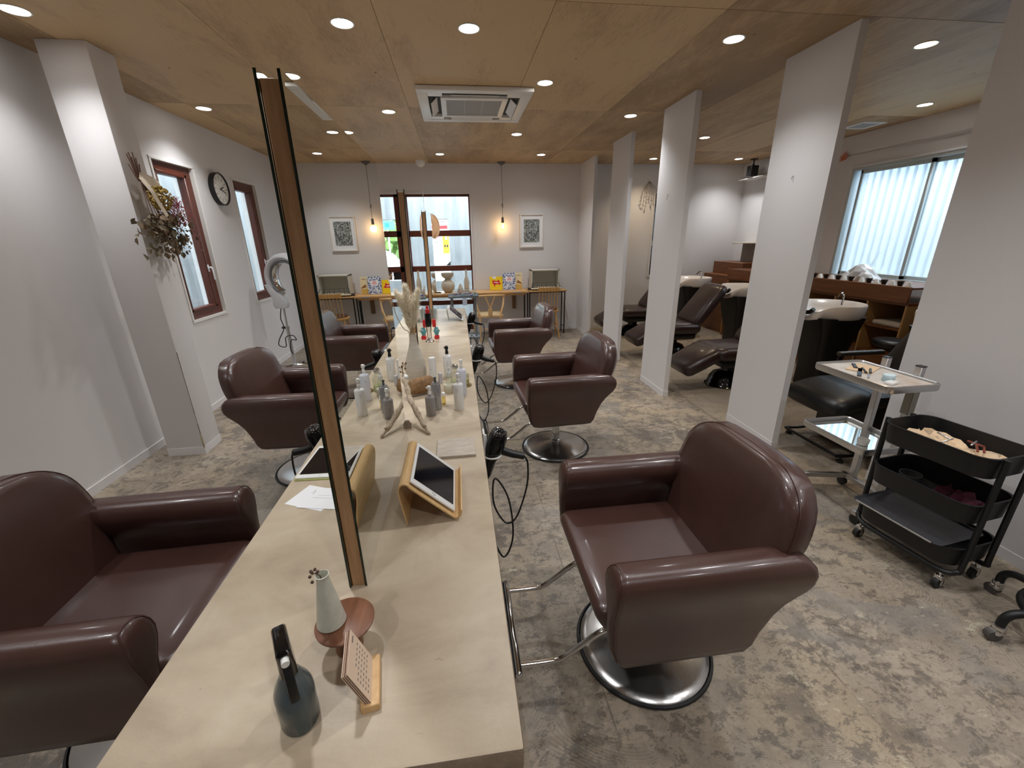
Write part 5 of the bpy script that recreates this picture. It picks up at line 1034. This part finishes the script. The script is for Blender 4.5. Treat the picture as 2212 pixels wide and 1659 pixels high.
# saddle stool
t = thing('work_stool', 'black padded stool before the towel shelf behind the basin', 'stool', (4.16, 3.42, 0))
obj('seat', B().lathe([(0, .55), (.14, .55), (.165, .565), (.172, .59), (.16, .612), (.1, .62), (0, .62)], 28, cap0=False, cap1=False), BLACKV, t, 60); obj('column', B().cyl((0, 0, .08), (0, 0, .55), .022, n=14), STEEL_BLK, t)
for k in range(5):
    a = 2*PI*k/5; o = obj('leg', B().tube([(0, 0, .09), (.22*math.cos(a), .22*math.sin(a), .06)], [.02, .013], 8), STEEL_BLK, t); obj('caster', B().cyl((.22*math.cos(a)-.01, .22*math.sin(a), .026), (.22*math.cos(a)+.01, .22*math.sin(a), .026), .0255, n=12), RUBBER, o)
# speaker
t = thing('ceiling_speaker', 'small black speaker hanging from the ceiling in the far right corner', 'speaker', (4.86, 6.95, H))
obj('plate', B().lathe([(0, 0), (.055, 0), (.055, -.012), (0, -.012)], 18, cap0=False, cap1=False), BLACK, t); obj('bracket', B().cyl((0, 0, -.01), (0, 0, -.07), .012, n=10).ball((0, 0, -.08), .018), BLACK, t)
c = obj('cabinet', B().rbox(-.065, .065, -.06, .06, -.25, -.095, .01), BLACK, t); obj('grille', B().rbox(-.055, .055, -.064, -.058, -.24, -.105, .003, 1), mat('speaker_cloth', S(34, 34, 36), .9), c)
t = thing('speaker_shelf', 'thin white shelf on the right wall under the speaker', 'shelf', (4.98, 6.95, 2.47)); obj('board', B().rbox(-.14, .048, -.3, .3, 0, .014, .002, 1), WHITE, t)
# dried branch on the back wall
t = thing('dried_branch', 'pale dried leafy branch hanging on the back wall of the shampoo area', 'dried plant', (3.33, YB-.02, 2.49)); random.seed(8)
TW = mat('pale_twig', S(150, 136, 122), .8); PL = mat('pale_leaf', S(186, 174, 164), .8); src = None
for k in range(9):
    ang = (k-4)*.17; ln = random.uniform(.28, .42); P = smooth_path([(0, 0, 0), (math.sin(ang)*ln*.6, -.02, -ln*.42), (math.sin(ang)*ln*.75, -.03, -ln)], 5); obj('twig', B().tube(P, .0018, 4), TW, t)
    for i in range(3, len(P), 1):
        M = T(P[i][0], P[i][1], P[i][2], rx=random.uniform(-.6, .6), ry=random.uniform(.3, 2.6), rz=random.uniform(-.5, .5)) @ Matrix.Scale(.9, 4)
        if not src: src = obj('leaf', lf, PL, t, 0); src.matrix_local = M
        else: inst(src, 'leaf', t, M)

# ------------------------------------------------------------------ tray trolley, black cart and stool foot
t = thing('tray_trolley', 'aluminium two tray trolley beside the right partition wall', 'trolley', (2.40, 1.98, 0))
TRAYW = mat('worn_white_tray', S(214, 208, 202), .4, var=(10, S(186, 168, 150), 5)); 
def tray(z, x0, x1, y0, y1, m, nm):
    b = B(); b.loft([rrect(x0+.005, x1-.005, y0+.005, y1-.005, z, .03), rrect(x0, x1, y0, y1, z+.008, .035), rrect(x0, x1, y0, y1, z+.038, .035), rrect(x0+.006, x1-.006, y0+.006, y1-.006, z+.04, .03), rrect(x0+.012, x1-.012, y0+.012, y1-.012, z+.034, .028), rrect(x0+.014, x1-.014, y0+.014, y1-.014, z+.012, .026)])
    return obj(nm, b, m, t)
tray(.812, -.25, .075, -.255, .225, ALU, 'upper_tray'); obj('tray_liner', B().loft([rrect(-.232, .058, -.238, .208, .826, .02), rrect(-.234, .060, -.24, .21, .84, .02)]), TRAYW, t)
tray(.412, -.21, .125, -.19, .255, ALU, 'lower_tray'); obj('tray_mirror', B().box(-.19, .105, -.17, .235, .4245, .4255), MIRROR, t, 0)
for y in (-.105, .085):
    p = obj('post', B().rbox(.082, .112, y-.018, y+.018, .09, .90, .002, 1), ALU, t); obj('post_cap', B().rbox(.080, .114, y-.02, y+.02, .90, .906, .002, 1), BLACK, p); obj('sleeve', B().rbox(.076, .118, y-.022, y+.022, .62 if y < 0 else .72, .81, .002, 1), mat('dull_steel', S(150, 144, 134), .4, 1.0), p)
obj('base_bar', B().rbox(.08, .115, -.20, .16, .06, .09, .002, 1), ALU, t)
for s, y in ((1, .15), (-1, -.19)): obj('foot_bar', B().rbox(-.22, .10, -.015, .015, .06, .09, .002, 1, M=T(0, y, 0, rz=-.22*s)), ALU, t)
for x, y in ((-.19, .20), (.09, .14), (-.19, -.235), (.09, -.17)): obj('caster', B().cyl((x-.012, y, .029), (x+.012, y, .029), .028, n=14).cyl((x, y, .03), (x, y, .065), .008, n=8), RUBBER, t)
z = .8405
t2 = tag(obj('paper_packet', B().box(-.09, .09, -.06, .06, 0, .004), mat('kraft_paper', S(222, 194, 160), .8), None, 0, (2.345, 2.06, z+.0005), .5), 'tan paper sheet lying on the upper trolley tray', 'paper')
t2 = thing('hair_scissors', 'black handled clippers lying open on the upper trolley tray', 'scissors', (2.29, 1.97, z+.0005), .75)
obj('blade', B().box(-.10, .0, -.004, .004, 0, .004), STEELG, t2, 0); obj('handle', B().rbox(.0, .10, -.012, .0, 0, .010, .003, 1).rbox(.0, .10, .006, .018, 0, .010, .003, 1, M=T(rz=.2)), BLACK, t2); obj('comb', B().box(-.09, .09, .03, .05, 0, .004), BLACK, t2, 0)
tag(obj('foil_clip', B().rbox(-.05, .05, -.010, .010, 0, .010, .003, 1), BLACK, None, 40, (2.33, 2.10, z+.001), .9), 'short black clip beside the paper on the upper trolley tray', 'clip')
t2 = thing('cream_jar', 'small pale blue lidded jar on the upper trolley tray', 'jar', (2.275, 1.845, z+.0005)); obj('body', B().lathe([(0, 0), (.026, 0), (.027, .003), (.027, .022), (0, .022)], 22, cap0=False, cap1=False), plain('jar_blue', (178, 206, 216), .4), t2); obj('lid', B().lathe([(.028, .022), (.028, .034), (.026, .036), (0, .036)], 22, cap1=False), plain('jar_lid', (206, 226, 232), .4), t2)
tag(obj('white_case', B().rbox(-.03, .03, -.02, .02, 0, .014, .003, 1), WHITE, None, 40, (2.245, 1.80, z+.0005), .3), 'small white plastic case beside the pale blue jar', 'case')
tag(obj('plastic_cup', B().lathe([(0, .002), (.026, .002), (.03, .036), (.027, .036), (.024, .006)], 20, cap0=False, cap1=False), mat('milky_plastic', S(214, 210, 202), .4), None, 40, (2.30, 1.90, .4256)), 'small milky cup on the lower mirrored trolley tray', 'cup')
# black three tier cart
t = thing('utility_cart', 'black three tier metal cart on casters by the right partition wall', 'cart', (2.27, 1.475, 0), .12)
CART = mat('cart_black', S(17, 17, 19), .5)
def basin(z0, z1, nm, x=.155, y=.215):
    b = B(); r = .07; b.loft([rrect(-x+.006, x-.006, -y+.006, y-.006, z0, r, 6), rrect(-x, x, -y, y, z1, r, 6), rrect(-x-.004, x+.004, -y-.004, y+.004, z1+.001, r, 6), rrect(-x-.004, x+.004, -y-.004, y+.004, z1+.004, r, 6), rrect(-x+.004, x-.004, -y+.004, y-.004, z1+.004, r, 6), rrect(-x+.009, x-.009, -y+.009, y-.009, z0+.004, r, 6)])
    return obj(nm, b, CART, t)
basin(.60, .695, 'upper_basket'); basin(.37, .465, 'middle_basket'); basin(.14, .235, 'lower_basket')
for s in (-1, 1):
    obj('side_frame', B().tube(smooth_path([(s*.085, -.228, .70), (s*.085, -.228, .18), (s*.10, -.222, .115), (s*.12, -.17, .095), (s*.12, 0, .092), (s*.12, .17, .095), (s*.10, .222, .115), (s*.085, .228, .18), (s*.085, .228, .70)], 5), .0125, 8), CART, t)
for y in (-1, 1):
    for x in (-.12, .12):
        o = obj('caster', B().cyl((x, y*.185-.011, .029), (x, y*.185+.011, .029), .0285, n=16), RUBBER, t)
        obj('caster_fork', B().rbox(x-.012, x+.012, y*.185-.016, y*.185+.016, .05, .072, .003, 1).cyl((x, y*.185, .07), (x, y*.185, .09), .006, n=8).box(x-.008, x+.008, y*.185-.016, y*.185-.013, .02, .055).box(x-.008, x+.008, y*.185+.013, y*.185+.016, .02, .055), CHROME, o)
def crumple(nm, label, x0, x1, y0, y1, z, amp, m, cat, seed):
    random.seed(seed); n = 12; v = []; f = []
    for i in range(n):
        for j in range(n): v.append((x0+(x1-x0)*i/(n-1), y0+(y1-y0)*j/(n-1), amp*random.random()*(1 if 0 < i < n-1 else .3)+.002))
    for i in range(n-1):
        for j in range(n-1): f.append((i*n+j, (i+1)*n+j, (i+1)*n+j+1, i*n+j+1))
    k = len(v); v2 = [(x, y, 0) for x, y, zz in v]; b = B(); b.add(v+v2, f+[tuple(k+q for q in reversed(ff)) for ff in f])
    o = obj(nm, b, m, None, 60, (2.27, 1.475, z), .12); tag(o, label, cat); return o
crumple('paper_lining', 'crumpled tan paper lining the upper cart basket', -.10, .10, -.165, .165, .606, .06, mat('kraft_paper', S(222, 194, 160)), 'paper', 2)
t2 = thing('clip_heap', 'brown and metal hair clips lying on the tan paper in the cart', 'hair clips', (2.25, 1.46, .668), .3)
for k in range(6): obj('clip', B().rbox(-.03, .03, -.004, .004, 0, .008, .002, 1, M=T(random.uniform(-.03, .05), random.uniform(-.1, .08), random.uniform(0, .01), ry=random.uniform(-.3, .3), rz=random.uniform(0, 3))), plain('clip_brown', (120, 52, 36), .4) if k % 2 else ALU, t2)
crumple('net_bag', 'dark magenta net cloth in the middle cart basket', -.11, .11, -.18, .0, .376, .055, mat('magenta_net', S(110, 30, 62), .8, var=(160, S(40, 20, 30), 2)), 'cloth', 4)
tag(obj('perforated_cup', B().lathe([(0, 0), (.04, 0), (.045, .07), (.042, .07), (.038, .004)], 20, cap0=False, cap1=False), mat('dark_mesh', S(70, 70, 72), .5), None, 40, (2.22, 1.56, .3755)), 'dark perforated cup in the middle cart basket', 'cup')
M = T(2.235, 1.49, .246, rz=.12) @ T(ry=.0)
tag(obj('serving_tray', B().loft([rrect(-.16, .12, -.195, .185, 0, .025), rrect(-.175, .13, -.205, .195, .012, .03), rrect(-.171, .126, -.201, .191, .012, .03), rrect(-.158, .118, -.192, .182, .004, .022)]), [mat('black_tray', S(52, 52, 56), .35)], None, 40, (2.235, 1.49, .242), .12), 'black tray with a bright edge resting on the lower cart basket', 'tray')
bpy.data.objects['serving_tray'].data.materials[0] = MATS['black_tray']
o = obj('bright_edge', B().tube([(-.175, -.175, .0125), (-.175, .165, .0125)], .005, 6), ALU, bpy.data.objects['serving_tray'])
# stool base at the right edge
t = thing('stool_base', 'black tubular stool foot with chrome casters at the right picture edge', 'stool', (2.39, .915, 0))
ringp = [(.19*math.cos(2*PI*k/36), .19*math.sin(2*PI*k/36), .125) for k in range(37)]
obj('foot_ring', B().tube(ringp, .012, 10), STEEL_BLK, t)
for k in range(5):
    a = PI*.495+2*PI*k/5; ca, sa = math.cos(a), math.sin(a)
    o = obj('leg', B().tube(smooth_path([(0, 0, .16), (.16*ca, .16*sa, .155), (.25*ca, .25*sa, .145), (.285*ca, .285*sa, .115), (.29*ca, .29*sa, .07)], 4), .016, 10), STEEL_BLK, t)
    obj('collar', B().lathe([(.019, .058), (.021, .062), (.021, .074), (.018, .078)], 16, c=(.29*ca, .29*sa, 0)), CHROME, o)
    obj('caster', B().cyl((.30*ca-.014*sa, .30*sa+.014*ca, .026), (.30*ca+.014*sa, .30*sa-.014*ca, .026), .0255, n=16), mat('grey_tyre', S(76, 72, 70), .5), o); obj('caster_cover', B().rbox(.29*ca-.02, .29*ca+.02, .29*sa-.02, .29*sa+.02, .032, .06, .01), CHROME, o)
obj('column', B().cyl((0, 0, .12), (0, 0, .44), .025, n=16), STEEL_BLK, t); obj('seat', B().lathe([(0, .44), (.16, .44), (.18, .455), (.185, .48), (.17, .50), (0, .51)], 30, cap0=False, cap1=False), BLACKV, t)
# small orange dried flower on the soffit by the window
t = thing('orange_ornament', 'small orange dried flower ornament on the beam over the window', 'ornament', (5.028, 5.36, 2.50)); OR = mat('dried_orange', S(200, 120, 90), .8)
for k in range(6): obj('petal', B().loft([[(-.006, -.008, 0), (-.002, .0, .0), (-.006, .008, 0)], [(-.03, -.012, .04), (-.025, 0, .042), (-.03, .012, .04)], [(-.035, -.002, .085), (-.034, 0, .086), (-.035, .002, .085)]], M=Matrix.Rotation(-1.9+k*.42, 4, 'X')), OR, t)
